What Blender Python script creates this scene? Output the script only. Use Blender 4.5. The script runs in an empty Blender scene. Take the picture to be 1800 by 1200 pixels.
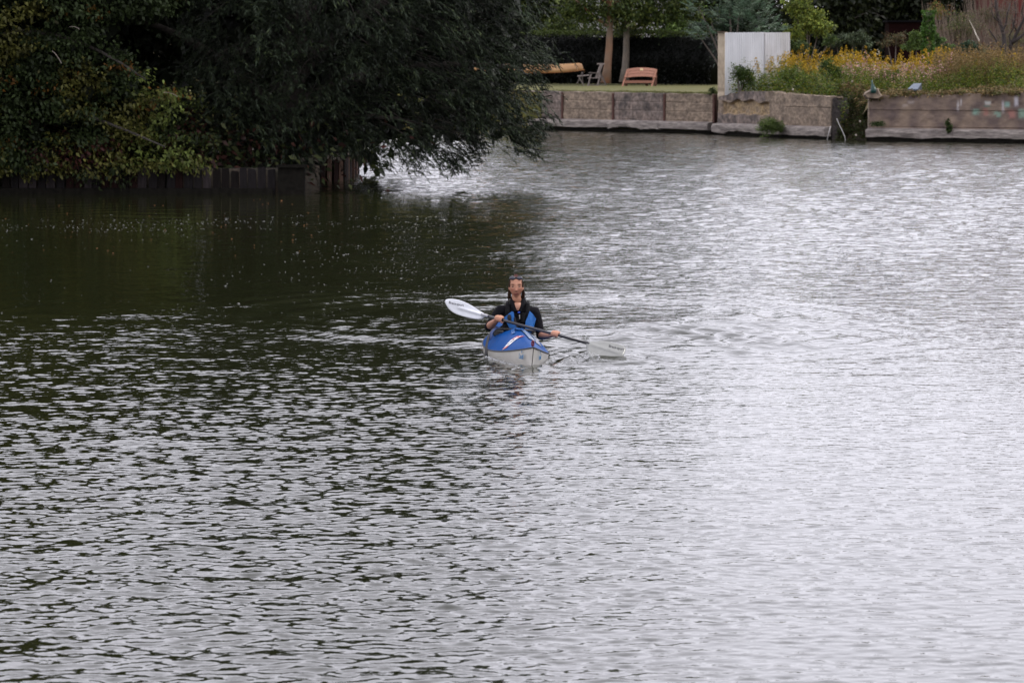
import bpy, math, random
import numpy as np
from mathutils import Vector
R = np.random.default_rng(7)
random.seed(7)
SC = bpy.context.scene
COL = SC.collection
# ------------------------------------------------------------------ camera
H = 3.15          # eye height above the water (standing on a low bridge)
FPX = 7500.0      # focal length in pixels of the 1800 px wide photograph
PITCH = math.atan(524 / FPX)
cd = bpy.data.cameras.new('camera'); cam = bpy.data.objects.new('camera', cd); COL.objects.link(cam)
cam.location = (0, 0, H); cam.rotation_euler = (math.pi / 2 - PITCH, 0, 0)
cd.sensor_width = 36; cd.lens = FPX / 1800 * 36; cd.clip_start = 1; cd.clip_end = 3000
cd.dof.use_dof = True; cd.dof.focus_distance = 42.3; cd.dof.aperture_fstop = 9
SC.camera = cam
# ------------------------------------------------------------------ world, sun, exposure
SUN_EL, SUN_AZ = math.radians(52), math.radians(72)      # azimuth measured from +Y towards +X
w = bpy.data.worlds.new('World'); SC.world = w; w.use_nodes = True
nt = w.node_tree; N = nt.nodes; LK = nt.links
bg = N['Background']; bg.inputs['Strength'].default_value = 0.1
sky = N.new('ShaderNodeTexSky'); sky.sky_type = 'NISHITA'; sky.sun_disc = False
sky.sun_elevation = SUN_EL; sky.sun_rotation = SUN_AZ
tc = N.new('ShaderNodeTexCoord'); mp = N.new('ShaderNodeMapping'); mp.inputs['Scale'].default_value = (1, 1, 2.6)
nz = N.new('ShaderNodeTexNoise'); nz.inputs['Scale'].default_value = 2.2; nz.inputs['Detail'].default_value = 5
cr = N.new('ShaderNodeValToRGB')
CLOUD_LO, CLOUD_HI = (15.4, 15.1, 16.9), (18.0, 17.6, 19.5)
cr.color_ramp.elements[0].position = .3; cr.color_ramp.elements[0].color = (CLOUD_LO[0]/25, CLOUD_LO[1]/25, CLOUD_LO[2]/25, 1)
cr.color_ramp.elements[1].position = .7; cr.color_ramp.elements[1].color = (CLOUD_HI[0]/25, CLOUD_HI[1]/25, CLOUD_HI[2]/25, 1)
vm = N.new('ShaderNodeVectorMath'); vm.operation = 'SCALE'; vm.inputs['Scale'].default_value = 25
mx = N.new('ShaderNodeMix'); mx.data_type = 'RGBA'; mx.inputs[0].default_value = .88
LK.new(tc.outputs['Generated'], mp.inputs['Vector']); LK.new(mp.outputs[0], nz.inputs['Vector'])
sx = N.new('ShaderNodeSeparateXYZ'); gm = N.new('ShaderNodeMapRange'); gm.inputs[1].default_value = 0; gm.inputs[2].default_value = .45; gm.inputs[3].default_value = 27; gm.inputs[4].default_value = 22.2
LK.new(tc.outputs['Generated'], sx.inputs[0]); LK.new(sx.outputs[2], gm.inputs[0]); LK.new(gm.outputs[0], vm.inputs['Scale'])
LK.new(nz.outputs['Fac'], cr.inputs[0]); LK.new(cr.outputs[0], vm.inputs[0])
LK.new(sky.outputs[0], mx.inputs[6]); LK.new(vm.outputs[0], mx.inputs[7]); LK.new(mx.outputs[2], bg.inputs['Color'])
sd = bpy.data.lights.new('sun', 'SUN'); sd.energy = 1.5; sd.angle = math.radians(20); sd.color = (1, .95, .88)
sun = bpy.data.objects.new('sun', sd); COL.objects.link(sun)
sdir = Vector((math.sin(SUN_AZ)*math.cos(SUN_EL), math.cos(SUN_AZ)*math.cos(SUN_EL), math.sin(SUN_EL)))
sun.rotation_euler = sdir.to_track_quat('Z', 'Y').to_euler(); sun.location = sdir * 50
SC.view_settings.view_transform = 'Standard'; SC.view_settings.look = 'None'
SC.view_settings.gamma = 1; SC.view_settings.exposure = 0; SC.view_settings.use_curve_mapping = False
SC.cycles.max_bounces = 5; SC.cycles.diffuse_bounces = 3; SC.cycles.glossy_bounces = 3
SC.cycles.transmission_bounces = 3; SC.cycles.use_denoising = True
SC.cycles.caustics_reflective = False; SC.cycles.caustics_refractive = False

# ------------------------------------------------------------------ helpers
def P(px, py, d):
    """world point seen at photo pixel (px, py) at distance d along Y"""
    u = (px - 900) / FPX; v = (600 - py) / FPX
    c, s = math.cos(PITCH), math.sin(PITCH)
    dy = c + s * v; dz = -s + c * v
    return np.array((u / dy * d, d, H + dz / dy * d))
def Wd(py):                       # distance of the water seen at row py
    v = (600 - py) / FPX; c, s = math.cos(PITCH), math.sin(PITCH)
    return -H * (c + s * v) / (-s + c * v)
def nrm(a): return a / np.maximum(np.linalg.norm(a, axis=-1, keepdims=True), 1e-9)

def meta(o, label=None, cat=None, group=None, kind=None):
    if label: o['label'] = label
    if cat: o['category'] = cat
    if group: o['group'] = group
    if kind: o['kind'] = kind
    return o
def empty(name, loc, label, cat, group=None, rot=(0, 0, 0)):
    o = bpy.data.objects.new(name, None); COL.objects.link(o); o.location = tuple(loc); o.rotation_euler = rot
    o.empty_display_size = .2
    return meta(o, label, cat, group)
def make_mesh(name, V, F, mats, col=None, smooth=False, mi=None):
    V = np.asarray(V, dtype=np.float32).reshape(-1, 3)
    me = bpy.data.meshes.new(name)
    if isinstance(F, np.ndarray):
        n, k = F.shape
        me.vertices.add(len(V)); me.vertices.foreach_set('co', V.ravel())
        me.loops.add(n * k); me.loops.foreach_set('vertex_index', F.astype(np.int32).ravel())
        me.polygons.add(n); me.polygons.foreach_set('loop_start', np.arange(0, n * k, k, dtype=np.int32))
        me.update(calc_edges=True)
    else:
        me.from_pydata(V.tolist(), [], F); me.update()
    for m in (mats if isinstance(mats, (list, tuple)) else [mats]): me.materials.append(m)
    if col is not None:
        a = me.color_attributes.new('Col', 'FLOAT_COLOR', 'POINT')
        c = np.ones((len(V), 4), dtype=np.float32); c[:, :3] = col; a.data.foreach_set('color', c.ravel())
    if mi is not None: me.polygons.foreach_set('material_index', np.asarray(mi, dtype=np.int32))
    if smooth: me.polygons.foreach_set('use_smooth', np.ones(len(me.polygons), dtype=bool))
    return me
def add(name, V, F, mats, parent=None, local=False, **k):
    """link one mesh object; vertices are world coordinates unless local"""
    V = np.asarray(V, dtype=float).reshape(-1, 3)
    if parent is not None and not local:
        r = parent
        off = np.zeros(3)
        while r is not None:
            off += np.array(r.location); r = r.parent
        V = V - off
    o = bpy.data.objects.new(name, make_mesh(name, V, F, mats, **k)); COL.objects.link(o)
    if parent is not None: o.parent = parent
    return o
def top(name, V, F, mats, label, cat, group=None, kind=None, base=None, **k):
    """a thing that is one mesh, with its origin at its base"""
    V = np.asarray(V, dtype=float).reshape(-1, 3)
    if base is None: base = np.array((V[:, 0].mean(), V[:, 1].mean(), V[:, 2].min()))
    o = bpy.data.objects.new(name, make_mesh(name, V - base, F, mats, **k)); COL.objects.link(o); o.location = tuple(base)
    return meta(o, label, cat, group, kind)
class MB:
    def __init__(s): s.V = []; s.F = []; s.M = []; s.n = 0
    def add(s, V, F, m=0):
        V = np.asarray(V, dtype=float).reshape(-1, 3)
        s.V.append(V); s.F += [tuple(int(i) + s.n for i in f) for f in F]; s.M += [m] * len(F); s.n += len(V); return s
    def box(s, c, d, rz=0, m=0, shear=0):
        x, y, z = [q / 2 for q in d]
        V = np.array([(i*x, j*y, k*z) for i in (-1, 1) for j in (-1, 1) for k in (-1, 1)], dtype=float)
        ca, sa = math.cos(rz), math.sin(rz)
        V = np.stack([V[:, 0]*ca - V[:, 1]*sa, V[:, 0]*sa + V[:, 1]*ca, V[:, 2]], 1) + np.array(c)
        return s.add(V, [(0,1,3,2),(4,6,7,5),(0,4,5,1),(2,3,7,6),(0,2,6,4),(1,5,7,3)], m)
    def tube(s, pts, rad, n=8, m=0, sq=(1, 1), up=None):
        V, F = tube(pts, rad, n, sq, up); return s.add(V, F, m)
    def bar(s, a, b, w, t, m=0):              # rectangular bar from a to b
        return s.tube([a, b], [1, 1], 4, m, sq=(w / 1.414, t / 1.414), up=None)
    def out(s): return np.concatenate(s.V), s.F
def tube(pts, rad, n=8, sq=(1, 1), up=None):
    pts = np.asarray(pts, dtype=float); m = len(pts)
    rad = np.broadcast_to(np.asarray(rad, dtype=float), (m,))
    T = nrm(np.gradient(pts, axis=0)) if m > 1 else None
    ref = np.array(up if up is not None else ((0, 0, 1) if abs(T[0][2]) < .9 else (0, 1, 0)), dtype=float)
    V = []; 
    for i in range(m):
        a = nrm(np.cross(T[i], ref)); b = nrm(np.cross(a, T[i])); ref = b if up is None else ref
        ph = np.linspace(0, 2*math.pi, n, endpoint=False) + (math.pi/4 if n == 4 else 0)
        V.append(pts[i] + rad[i]*(np.cos(ph)[:, None]*a*sq[0] + np.sin(ph)[:, None]*b*sq[1]))
    V = np.concatenate(V); F = []
    for i in range(m - 1):
        for j in range(n):
            k = (j + 1) % n
            F.append((i*n+j, i*n+k, (i+1)*n+k, (i+1)*n+j))
    F.append(tuple(range(n-1, -1, -1))); F.append(tuple((m-1)*n + j for j in range(n)))
    return V, F
def remesh(V, F, voxel, smooth_it=2):
    me = bpy.data.meshes.new('tmp'); me.from_pydata(np.asarray(V).tolist(), [], F); me.update()
    o = bpy.data.objects.new('tmp', me); COL.objects.link(o)
    r = o.modifiers.new('r', 'REMESH'); r.mode = 'VOXEL'; r.voxel_size = voxel
    if smooth_it:
        q = o.modifiers.new('s', 'SMOOTH'); q.iterations = smooth_it; q.factor = .5
    dg = bpy.context.evaluated_depsgraph_get(); dg.update()
    m2 = bpy.data.meshes.new_from_object(o.evaluated_get(dg))
    V2 = np.array([v.co[:] for v in m2.vertices]); F2 = [tuple(p.vertices) for p in m2.polygons]
    bpy.data.objects.remove(o); bpy.data.meshes.remove(me); bpy.data.meshes.remove(m2)
    return V2, F2
def vnoise(x, y, seed=0):                # smooth value noise, 2-D, in 0..1
    rg = np.random.default_rng(seed); T = rg.random((64, 64))
    xi = np.floor(x).astype(int); yi = np.floor(y).astype(int); fx = x - xi; fy = y - yi
    fx = fx*fx*(3-2*fx); fy = fy*fy*(3-2*fy)
    g = lambda i, j: T[(xi+i) % 64, (yi+j) % 64]
    return (g(0,0)*(1-fx)+g(1,0)*fx)*(1-fy) + (g(0,1)*(1-fx)+g(1,1)*fx)*fy
def fbm(x, y, seed=0, o=3):
    return sum(vnoise(x*2**i+17*i, y*2**i+9*i, seed+i) * .5**i for i in range(o)) / sum(.5**i for i in range(o))
def ss(a, b, x):
    t = np.clip((x - a) / (b - a), 0, 1); return t*t*(3-2*t)

# ------------------------------------------------------------------ materials
MATS = {}
def mat(name, c=(.5,.5,.5), rough=.6, var=.0, scale=5, bump=0, bscale=30, attr=False, metal=0, spec=.5, c2=None, stretch=(1,1,1), coat=0, trans=0, detail=4):
    if name in MATS: return MATS[name]
    m = bpy.data.materials.new(name); m.use_nodes = True; t = m.node_tree; n = t.nodes; l = t.links
    b = n['Principled BSDF']; b.inputs['Roughness'].default_value = rough; b.inputs['Metallic'].default_value = metal
    b.inputs['Specular IOR Level'].default_value = spec; b.inputs['Coat Weight'].default_value = coat
    b.inputs['Base Color'].default_value = (*c, 1)
    tcn = n.new('ShaderNodeTexCoord'); mpn = n.new('ShaderNodeMapping'); mpn.inputs['Scale'].default_value = stretch
    l.new(tcn.outputs['Object'], mpn.inputs['Vector'])
    if var or c2 or attr:
        nn = n.new('ShaderNodeTexNoise'); nn.inputs['Scale'].default_value = scale; nn.inputs['Detail'].default_value = detail
        l.new(mpn.outputs[0], nn.inputs['Vector'])
        if c2:
            rp = n.new('ShaderNodeValToRGB'); rp.color_ramp.elements[0].position = .35; rp.color_ramp.elements[1].position = .65
            rp.color_ramp.elements[0].color = (*c, 1); rp.color_ramp.elements[1].color = (*c2, 1)
            l.new(nn.outputs['Fac'], rp.inputs[0]); src = rp.outputs[0]
        elif attr:
            av = n.new('ShaderNodeAttribute'); av.attribute_name = 'Col'; src = av.outputs['Color']
        else:
            rgb = n.new('ShaderNodeRGB'); rgb.outputs[0].default_value = (*c, 1); src = rgb.outputs[0]
        if var:
            hs = n.new('ShaderNodeHueSaturation'); mr = n.new('ShaderNodeMapRange')
            mr.inputs[1].default_value = .3; mr.inputs[2].default_value = .7
            mr.inputs[3].default_value = 1 - var; mr.inputs[4].default_value = 1 + var
            n2 = n.new('ShaderNodeTexNoise'); n2.inputs['Scale'].default_value = scale*2.7; n2.inputs['Detail'].default_value = 5
            l.new(mpn.outputs[0], n2.inputs['Vector'])
            l.new(n2.outputs['Fac'], mr.inputs[0]); l.new(mr.outputs[0], hs.inputs['Value']); l.new(src, hs.inputs['Color']); src = hs.outputs[0]
        l.new(src, b.inputs['Base Color'])
        if trans:
            tr = n.new('ShaderNodeBsdfTranslucent'); l.new(src, tr.inputs['Color']); ms = n.new('ShaderNodeMixShader')
            ms.inputs[0].default_value = trans; l.new(b.outputs[0], ms.inputs[1]); l.new(tr.outputs[0], ms.inputs[2])
            l.new(ms.outputs[0], n['Material Output'].inputs['Surface'])
    if bump:
        nb = n.new('ShaderNodeTexNoise'); nb.inputs['Scale'].default_value = bscale; nb.inputs['Detail'].default_value = 5
        l.new(mpn.outputs[0], nb.inputs['Vector'])
        bp = n.new('ShaderNodeBump'); bp.inputs['Strength'].default_value = 1; bp.inputs['Distance'].default_value = bump
        l.new(nb.outputs['Fac'], bp.inputs['Height']); l.new(bp.outputs[0], b.inputs['Normal'])
    MATS[name] = m; return m
M_leaf = mat('leaf', attr=True, var=.2, scale=1.5, rough=.5, spec=.2, trans=.18)
M_willow = mat('willow_leaf', attr=True, var=.2, scale=1.2, rough=.5, spec=.22)
M_petal = mat('petal', attr=True, var=.15, scale=3, rough=.8, spec=.2, trans=.2)
M_bark = mat('bark', (.12,.10,.085), .9, .35, 6, .012, 25, stretch=(3,3,.8))
M_bark_dark = mat('dark_bark', (.05,.042,.035), .9, .3, 6, .012, 25)
M_bark_pale = mat('pale_bark', (.22,.18,.14), .9, .25, 4, .012, 18, c2=(.16,.14,.12), stretch=(3,3,.6))
M_earth = mat('earth', (.075,.055,.038), .95, .4, 3, .04, 6, c2=(.05,.045,.03))
M_grass = mat('lawn_grass', (.085,.095,.016), .9, .3, 1.6, .02, 30, c2=(.125,.105,.028))

# ------------------------------------------------------------------ water
def calm(x, d):
    """0 in the wind-sheltered water under the trees, 1 in the open; ragged edge"""
    px = 900 + FPX*x/d
    n = fbm(x*.55+5, d*.16, 11) - .5; n2 = fbm(x*.2+2, d*.3, 23) - .5
    n3 = fbm(x*.22+31, d*.55, 57, 4) - .5
    front = ss(51.5, 46.8, d + n*4.0 + n2*2 + n3*11*ss(-7, -1, x) + n3*4)
    right = ss(-4.2, 3.4, x + n*3.5 + n3*5 + (d-60)*.02)
    right = np.maximum(right, .55*ss(.56, .70, fbm(x*.3+3, d*.8, 83, 3))*ss(70, 56, d)*ss(-5.5, -1.5, x))
    back = ss(82, 94, d + n*5) * ss(-4.6, -3.8, x)
    return np.clip(front + right*.9 + back, 0, 1)
def gen_water():
    ds = [17.0]
    while ds[-1] < 172:
        d = ds[-1]
        ds.append(d + (.03 if d < 36 else .03 + (d-36)*.0012 if d < 60 else .059 + (d-60)*.0016))
    ds = np.array(ds); nc = 315
    u = np.linspace(-1, 1, nc)
    Dm = np.repeat(ds[:, None], nc, 1); X = u[None, :] * (Dm*.128 + 1.4)
    Z = np.zeros_like(X)
    step = np.gradient(ds)[:, None]
    amp = .16 + .84*calm(X, Dm)
    gust = .38 + 1.24*fbm(X*.30, Dm*.09, 3, 3)
    gust2 = .4 + 1.2*fbm(X*.6+9, Dm*.16+4, 31, 3)
    # strength falls to the right, where the water lies more open and smooth
    rg = np.random.default_rng(5); nw = 120
    lam = np.exp(rg.uniform(math.log(.06), math.log(1.8), nw)); th = rg.normal(0, .82, nw) + .1; ph = rg.uniform(0, 2*math.pi, nw)
    wgt = np.exp(-((np.log(lam) - math.log(.118))/.55)**2/2)
    wgt /= math.sqrt((wgt**2).sum()/2)
    wgt = np.maximum(wgt, .03)
    rms = .122
    side = 1 - .55*ss(-.03, .09, X/Dm + .02*(fbm(X*.3, Dm*.05, 9)-.5))
    for i in range(nw):
        k = 2*math.pi/lam[i]; s = rms*wgt[i]/k
        fade = np.clip((lam[i]/step - 2.0)/1.5, 0, 1)
        g = gust if i % 2 else gust2
        ampi = amp if lam[i] < .7 else .3 + .7*amp
        Z += s*fade*g*ampi*side*np.sin(k*(math.sin(th[i])*X + math.cos(th[i])*Dm) + ph[i])
    Z += .012*(np.abs(Z)*60)**1.3 * np.sign(Z) * (Z > 0) * .05
    Z *= 1 - .5*np.exp(-((X-.4)/3.2)**4 - ((Dm-46.5)/4.5)**4)
    r2 = np.random.default_rng(15); lam2 = np.exp(r2.uniform(math.log(.24), math.log(1.0), 44)); th2 = r2.normal(.1, .8, 44); ph2 = r2.uniform(0, 6.283, 44)
    far2 = ss(46, 74, Dm)*np.clip(calm(X, Dm)*1.15 - .05, 0, 1)*.072/math.sqrt(22)
    for i in range(44):
        k = 2*math.pi/lam2[i]; Z += far2*np.clip((lam2[i]/step - 2.2)/1.5, 0, 1)/k*(gust if i % 2 else gust2)*np.sin(k*(math.sin(th2[i])*X + math.cos(th2[i])*Dm) + ph2[i])
    # rings left by earlier paddle strokes and the V of the wake
    for (px, py, A, k, r0, wr) in ((1150, 606, .011, 15, 1.3, .9), (1000, 560, .011, 11, 3.0, 1.1), (770, 580, .006, 14, 1.2, .9), (870, 545, .008, 10, 2.6, 1.1), (1330, 590, .010, 12, 1.4, .9), (1072, 632, .010, 26, .35, .35)):
        d0 = Wd(py); x0 = (px-900)/FPX*d0; r = np.hypot(X-x0, (Dm-d0)*.8)
        Z += A*np.cos(k*r + 3*fbm(X*.9, Dm*.25, 15))*np.exp(-((r-r0)/wr)**2)*np.clip(fbm(X*1.1+3, Dm*.3, 19)*2.4-.3, 0, 1.4)
    bx, by = .2, 41.3
    for sgn in (-1, 1):
        t = Dm - by; c = (X - bx + .08*t) - sgn*(.10 + .30*np.clip(t, 0, None))
        Z += np.where(t > 0, .014*np.exp(-(c/.10)**2)*np.cos(22*c)*np.exp(-t/7), 0)
    r = np.hypot((X-bx)*1.0, (Dm-by)*.7); Z += .034*np.exp(-((r-.10)/.13)**2)
    # kill waves under the hull
    ky = (Dm-41.3); kx = X-(.2-.083*ky); Z *= 1 - .8*np.exp(-((kx/.28)**4 + ((ky-2.2)/2.0)**4))
    edge = np.clip((1-np.abs(u))*12, 0, 1)[None, :]; Z *= edge
    V = np.stack([X, Dm, Z], -1).reshape(-1, 3)
    nr = len(ds); i = np.arange(nr-1)[:, None]*nc + np.arange(nc-1)[None, :]
    F = np.stack([i, i+1, i+1+nc, i+nc], -1).reshape(-1, 4)
    # the rest of the water surface round the detailed part
    o = len(V); xl = 17*.128+1.4; xr = 172*.128 + 1.4
    ex = np.array([(-xl,17,0),(xl,17,0),(-xl,-40,0),(xl,-40,0),(-60,-40,0),(60,-40,0),(-60,17,0),(60,17,0)], dtype=float)
    V = np.concatenate([V, ex])
    return V, F, nc, nr, o
V, F, nc, nr, o_ = gen_water()
mw = bpy.data.materials.new('river_water'); mw.use_nodes = True; t = mw.node_tree; n = t.nodes; l = t.links
b = n['Principled BSDF']; b.inputs['Base Color'].default_value = (.016, .018, .006, 1); b.inputs['Roughness'].default_value = .015
b.inputs['IOR'].default_value = 1.333
tcn = n.new('ShaderNodeTexCoord'); prev = None
for sc_, dist, st, att in ((2.4, .045, (.8, 1, 1), 'Far'), (9, .018, (.8, 1, 1), 'Far'), (12, .0034, (1, .8, 1), 'Col')):
    mpn = n.new('ShaderNodeMapping'); mpn.inputs['Scale'].default_value = st; l.new(tcn.outputs['Object'], mpn.inputs['Vector'])
    nn = n.new('ShaderNodeTexNoise'); nn.inputs['Scale'].default_value = sc_; nn.inputs['Detail'].default_value = 2; l.new(mpn.outputs[0], nn.inputs['Vector'])
    bp = n.new('ShaderNodeBump'); bp.inputs['Distance'].default_value = dist
    av = n.new('ShaderNodeAttribute'); av.attribute_name = att; l.new(av.outputs['Fac'], bp.inputs['Strength'])
    l.new(nn.outputs['Fac'], bp.inputs['Height'])
    if prev: l.new(prev, bp.inputs['Normal'])
    prev = bp.outputs[0]
l.new(prev, b.inputs['Normal'])
cal = calm(V[:nc*nr, 0], V[:nc*nr, 1]); ca = np.concatenate([.12 + .88*cal, np.ones(8)])
water = top('water', V[:o_], F, mw, 'rippled grey green river water, dark and still under the trees', 'water', kind='structure', base=np.zeros(3), col=ca[:o_, None]*np.ones(3), smooth=True)
wa = water.data.color_attributes.new('Far', 'FLOAT_COLOR', 'POINT'); fr_ = ss(30, 64, V[:o_, 1])*ca[:o_]; c4 = np.ones((o_, 4), dtype=np.float32); c4[:, :3] = fr_[:, None]; wa.data.foreach_set('color', c4.ravel())
# surrounding flat water, butting the detailed sheet
L0 = [(-172*.128-1.4,172),(-300,172),(-300,17),(-17*.128-1.4,17)]; R0 = [(17*.128+1.4,17),(300,17),(300,172),(172*.128+1.4,172)]
Vs = [(*p, 0) for p in L0+R0] + [(-300,-60,0),(300,-60,0),(300,17,0),(-300,17,0)]
add('water_margin', Vs, [(0,1,2,3),(4,5,6,7),(8,9,10,11)], mw, col=np.ones((len(Vs),3)))
bpy.data.objects['water_margin']['kind'] = 'structure'; meta(bpy.data.objects['water_margin'], 'river water reaching beyond the view on all sides', 'water')

# ------------------------------------------------------------------ foliage builders
def leaf_cards(p, d, L, W, rng):
    n = len(p); d = nrm(d); r = nrm(rng.normal(size=(n, 3)) + np.array((0, 0, .5))); s = nrm(np.cross(d, r)); nn = np.cross(s, d)
    L = np.asarray(L)[:, None]; W = np.asarray(W)[:, None]
    a = p; b = p + d*L*.42 + s*W*.5 + nn*W*.12; c = p + d*L - np.array((0, 0, 1))*L*.12; e = p + d*L*.42 - s*W*.5 + nn*W*.12
    V = np.stack([a, b, c, e], 1).reshape(-1, 3); F = np.arange(4*n).reshape(n, 4); return V, F
def pal(rng, n, cols, wts=None, jit=.18):
    cols = np.array(cols); i = rng.choice(len(cols), n, p=wts); c = cols[i]*(1 + rng.normal(0, jit, (n, 1))); return np.clip(c, .003, 1)
def crown(rng, C, rad, nclump, per, L, cols, wts=None, spread=.28, up=.4, shell=.55, flat=.8, aspect=.5):
    """irregular crown: leaf clumps through an ellipsoid, denser near its surface"""
    C = np.array(C, dtype=float); rad = np.array(rad, dtype=float)
    dirs = nrm(rng.normal(size=(nclump, 3))); r = shell + (1-shell)*rng.random(nclump)**.7
    lump = .78 + .34*np.sin(dirs[:, 0]*3.1 + C[0]) * np.cos(dirs[:, 2]*4.3 + C[1]) + .16*rng.normal(size=nclump)
    cc = C + dirs*rad*(r*lump)[:, None]
    cs = spread*rad.mean()*(.6 + .8*rng.random(nclump))
    k = np.repeat(np.arange(nclump), per); n = len(k)
    off = rng.normal(size=(n, 3))*np.array((1, 1, flat))*.5*cs[k][:, None]
    p = cc[k] + off
    d = nrm(dirs[k] + rng.normal(size=(n, 3))*.8 + np.array((0, 0, up - .6)))
    ll = L*(.6 + .8*rng.random(n)); V, F = leaf_cards(p, d, ll, ll*aspect, rng)
    tone = (1 + .28*rng.normal(size=nclump))[k][:, None]
    col = pal(rng, n, cols, wts)*np.clip(tone, .5, 1.6)
    return V, F, np.repeat(col, 4, 0)
def merge(parts):
    Vs, Fs, Cs, n = [], [], [], 0
    for V, F, C in parts: Vs.append(V); Fs.append(F + n); Cs.append(C); n += len(V)
    return np.concatenate(Vs), np.concatenate(Fs), np.concatenate(Cs)
def limbs(rng, base, h, r, C, rad, n=9, lean=(0, 0)):
    m = MB(); base = np.array(base, dtype=float); C = np.array(C, dtype=float); rad = np.array(rad)
    z = np.linspace(0, 1, 8)[:, None]; topp = base + np.array((lean[0], lean[1], h))
    path = base + (topp-base)*z + np.array((.12, .1, 0))*np.sin(z*5)*r*3
    rr = r*(1 - .55*z[:, 0]); rr[0] *= 1.35; m.tube(path, rr, 10)
    for i in range(n):
        t_ = .45 + .5*rng.random(); s = base + (topp-base)*t_
        e = C + nrm(rng.normal(size=3))*rad*.75; mid = (s+e)/2 + np.array((0, 0, -.1*np.linalg.norm(e-s)))
        q = np.linspace(0, 1, 6)[:, None]; pa = (1-q)**2*s + 2*q*(1-q)*mid + q*q*e
        m.tube(pa, r*.42*(1-.85*q[:, 0]), 6)
    return m.out()
def tree(name, label, cat, base, h, r, C, rad, seed, nclump, per, L, cols, bark=None, wts=None, group=None, nl=9, lean=(0,0), extra=(), upper=(), **k):
    rng = np.random.default_rng(seed); root = empty(name, base, label, cat, group)
    V, F = limbs(rng, base, h, r, C, rad, nl, lean); add('trunk', V, F, bark or M_bark, root, smooth=True)
    parts = [crown(rng, C, rad, nclump, per, L, cols, wts, **k)]
    for (c2, r2, nc2) in extra: parts.append(crown(rng, c2, r2, nc2, per, L, cols, wts, **k))
    for (c2, r2, nc2) in upper: parts.append(crown(rng, c2, r2, nc2, 22, .5, cols, wts, shell=.2, aspect=.6))
    V, F, c = merge(parts); add('crown', V, F, M_leaf, root, col=c); return root
# ------------------------------------------------------------------ ground
def slab(name, pts, z0, m, label, cat='ground'):
    n_ = len(pts); zt = [p[2] for p in pts]
    V = [(p[0], p[1], p[2]) for p in pts] + [(p[0], p[1], z0) for p in pts]
    F = [tuple(range(n_))] + [(i, (i+1) % n_, (i+1) % n_ + n_, i+n_)[::-1] for i in range(n_)]
    return top(name, V, F, m, label, cat, kind='structure')
slab('river_bed', [(-400,-80,-1.5),(400,-80,-1.5),(400,900,-1.5),(-400,900,-1.5)], -3, M_earth, 'muddy river bed under all the water')
slab('left_bank_ground', [(-60,89.9,.50),(-4.75,89.9,.50),(-4.75,96,.50),(-4.1,97.8,.50),(-4.1,108,.5),(-60,112,.5)], -1.4, M_earth, 'bare dark soil of the wooded left bank')
# far bank: lawn, then rough slope to the right
slab('lawn', [(1.2-14,156.5+3,1.37),(1.35,155.65,1.37),(7.05,148.85,1.37),(7.35,150,1.37),(12,196,1.37),(-30,205,1.37)], -1, M_grass, 'mown lawn above the river wall with a dark hedge behind', 'lawn')
rgx = np.linspace(0, 1, 60); rgy = np.linspace(0, 1, 60)
def slope_pt(a, b):
    # a along the wall (0 = white wall corner, 1 = far right), b up the slope
    fx = np.interp(a, [0, .115, .28, .36, .55, 1], [7.3, 8.7, 10.45, 11.55, 16.6, 60]); fy = np.interp(a, [0, .115, .28, .36, .55, 1], [147.5, 144.8, 140.5, 137.9, 135.2, 112])
    x = fx + (2 + 9*a)*b*.3 + 3.2*b*(1-a); y = fy + b*62
    gap = np.exp(-((a-.32)/.035)**2)
    y = y + gap*2.0*ss(.06, 0, b)
    z = 1.42 + np.interp(a, [0,.36,.55,1],[0,.02,.14,.5]) + .75*ss(0, .5, b)*ss(.02, .3, a) + .12*np.sin(a*40+b*9)*ss(0,.05,b) - gap*1.3*ss(.055, 0, b)
    return x, y, z
A_, B_ = np.meshgrid(np.linspace(0, 1, 140), np.concatenate([np.linspace(0, .1, 14)[:-1], np.linspace(.1, 1, 30)]), indexing='ij')
x, y, z = slope_pt(A_, B_); na, nb = A_.shape
V = np.stack([x, y, z], -1).reshape(-1, 3); i = np.arange(na-1)[:, None]*nb + np.arange(nb-1)[None, :]
F = np.stack([i, i+nb, i+nb+1, i+1], -1).reshape(-1, 4)
M_rough = mat('rough_ground', (.10,.085,.035), .95, .4, 1.2, .06, 5, c2=(.17,.13,.06))
top('bank_slope', V, F, M_rough, 'rough overgrown slope rising behind the broken river wall', 'slope', kind='structure', base=np.zeros(3), smooth=True)
slab('far_ground', [(-200,202,1.55),(-10,202,1.55),(8,196,1.5),(30,196,2.0),(300,150,2.0),(300,800,3),(-200,800,3)], -1, M_rough, 'ground under the far trees and houses')

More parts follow.
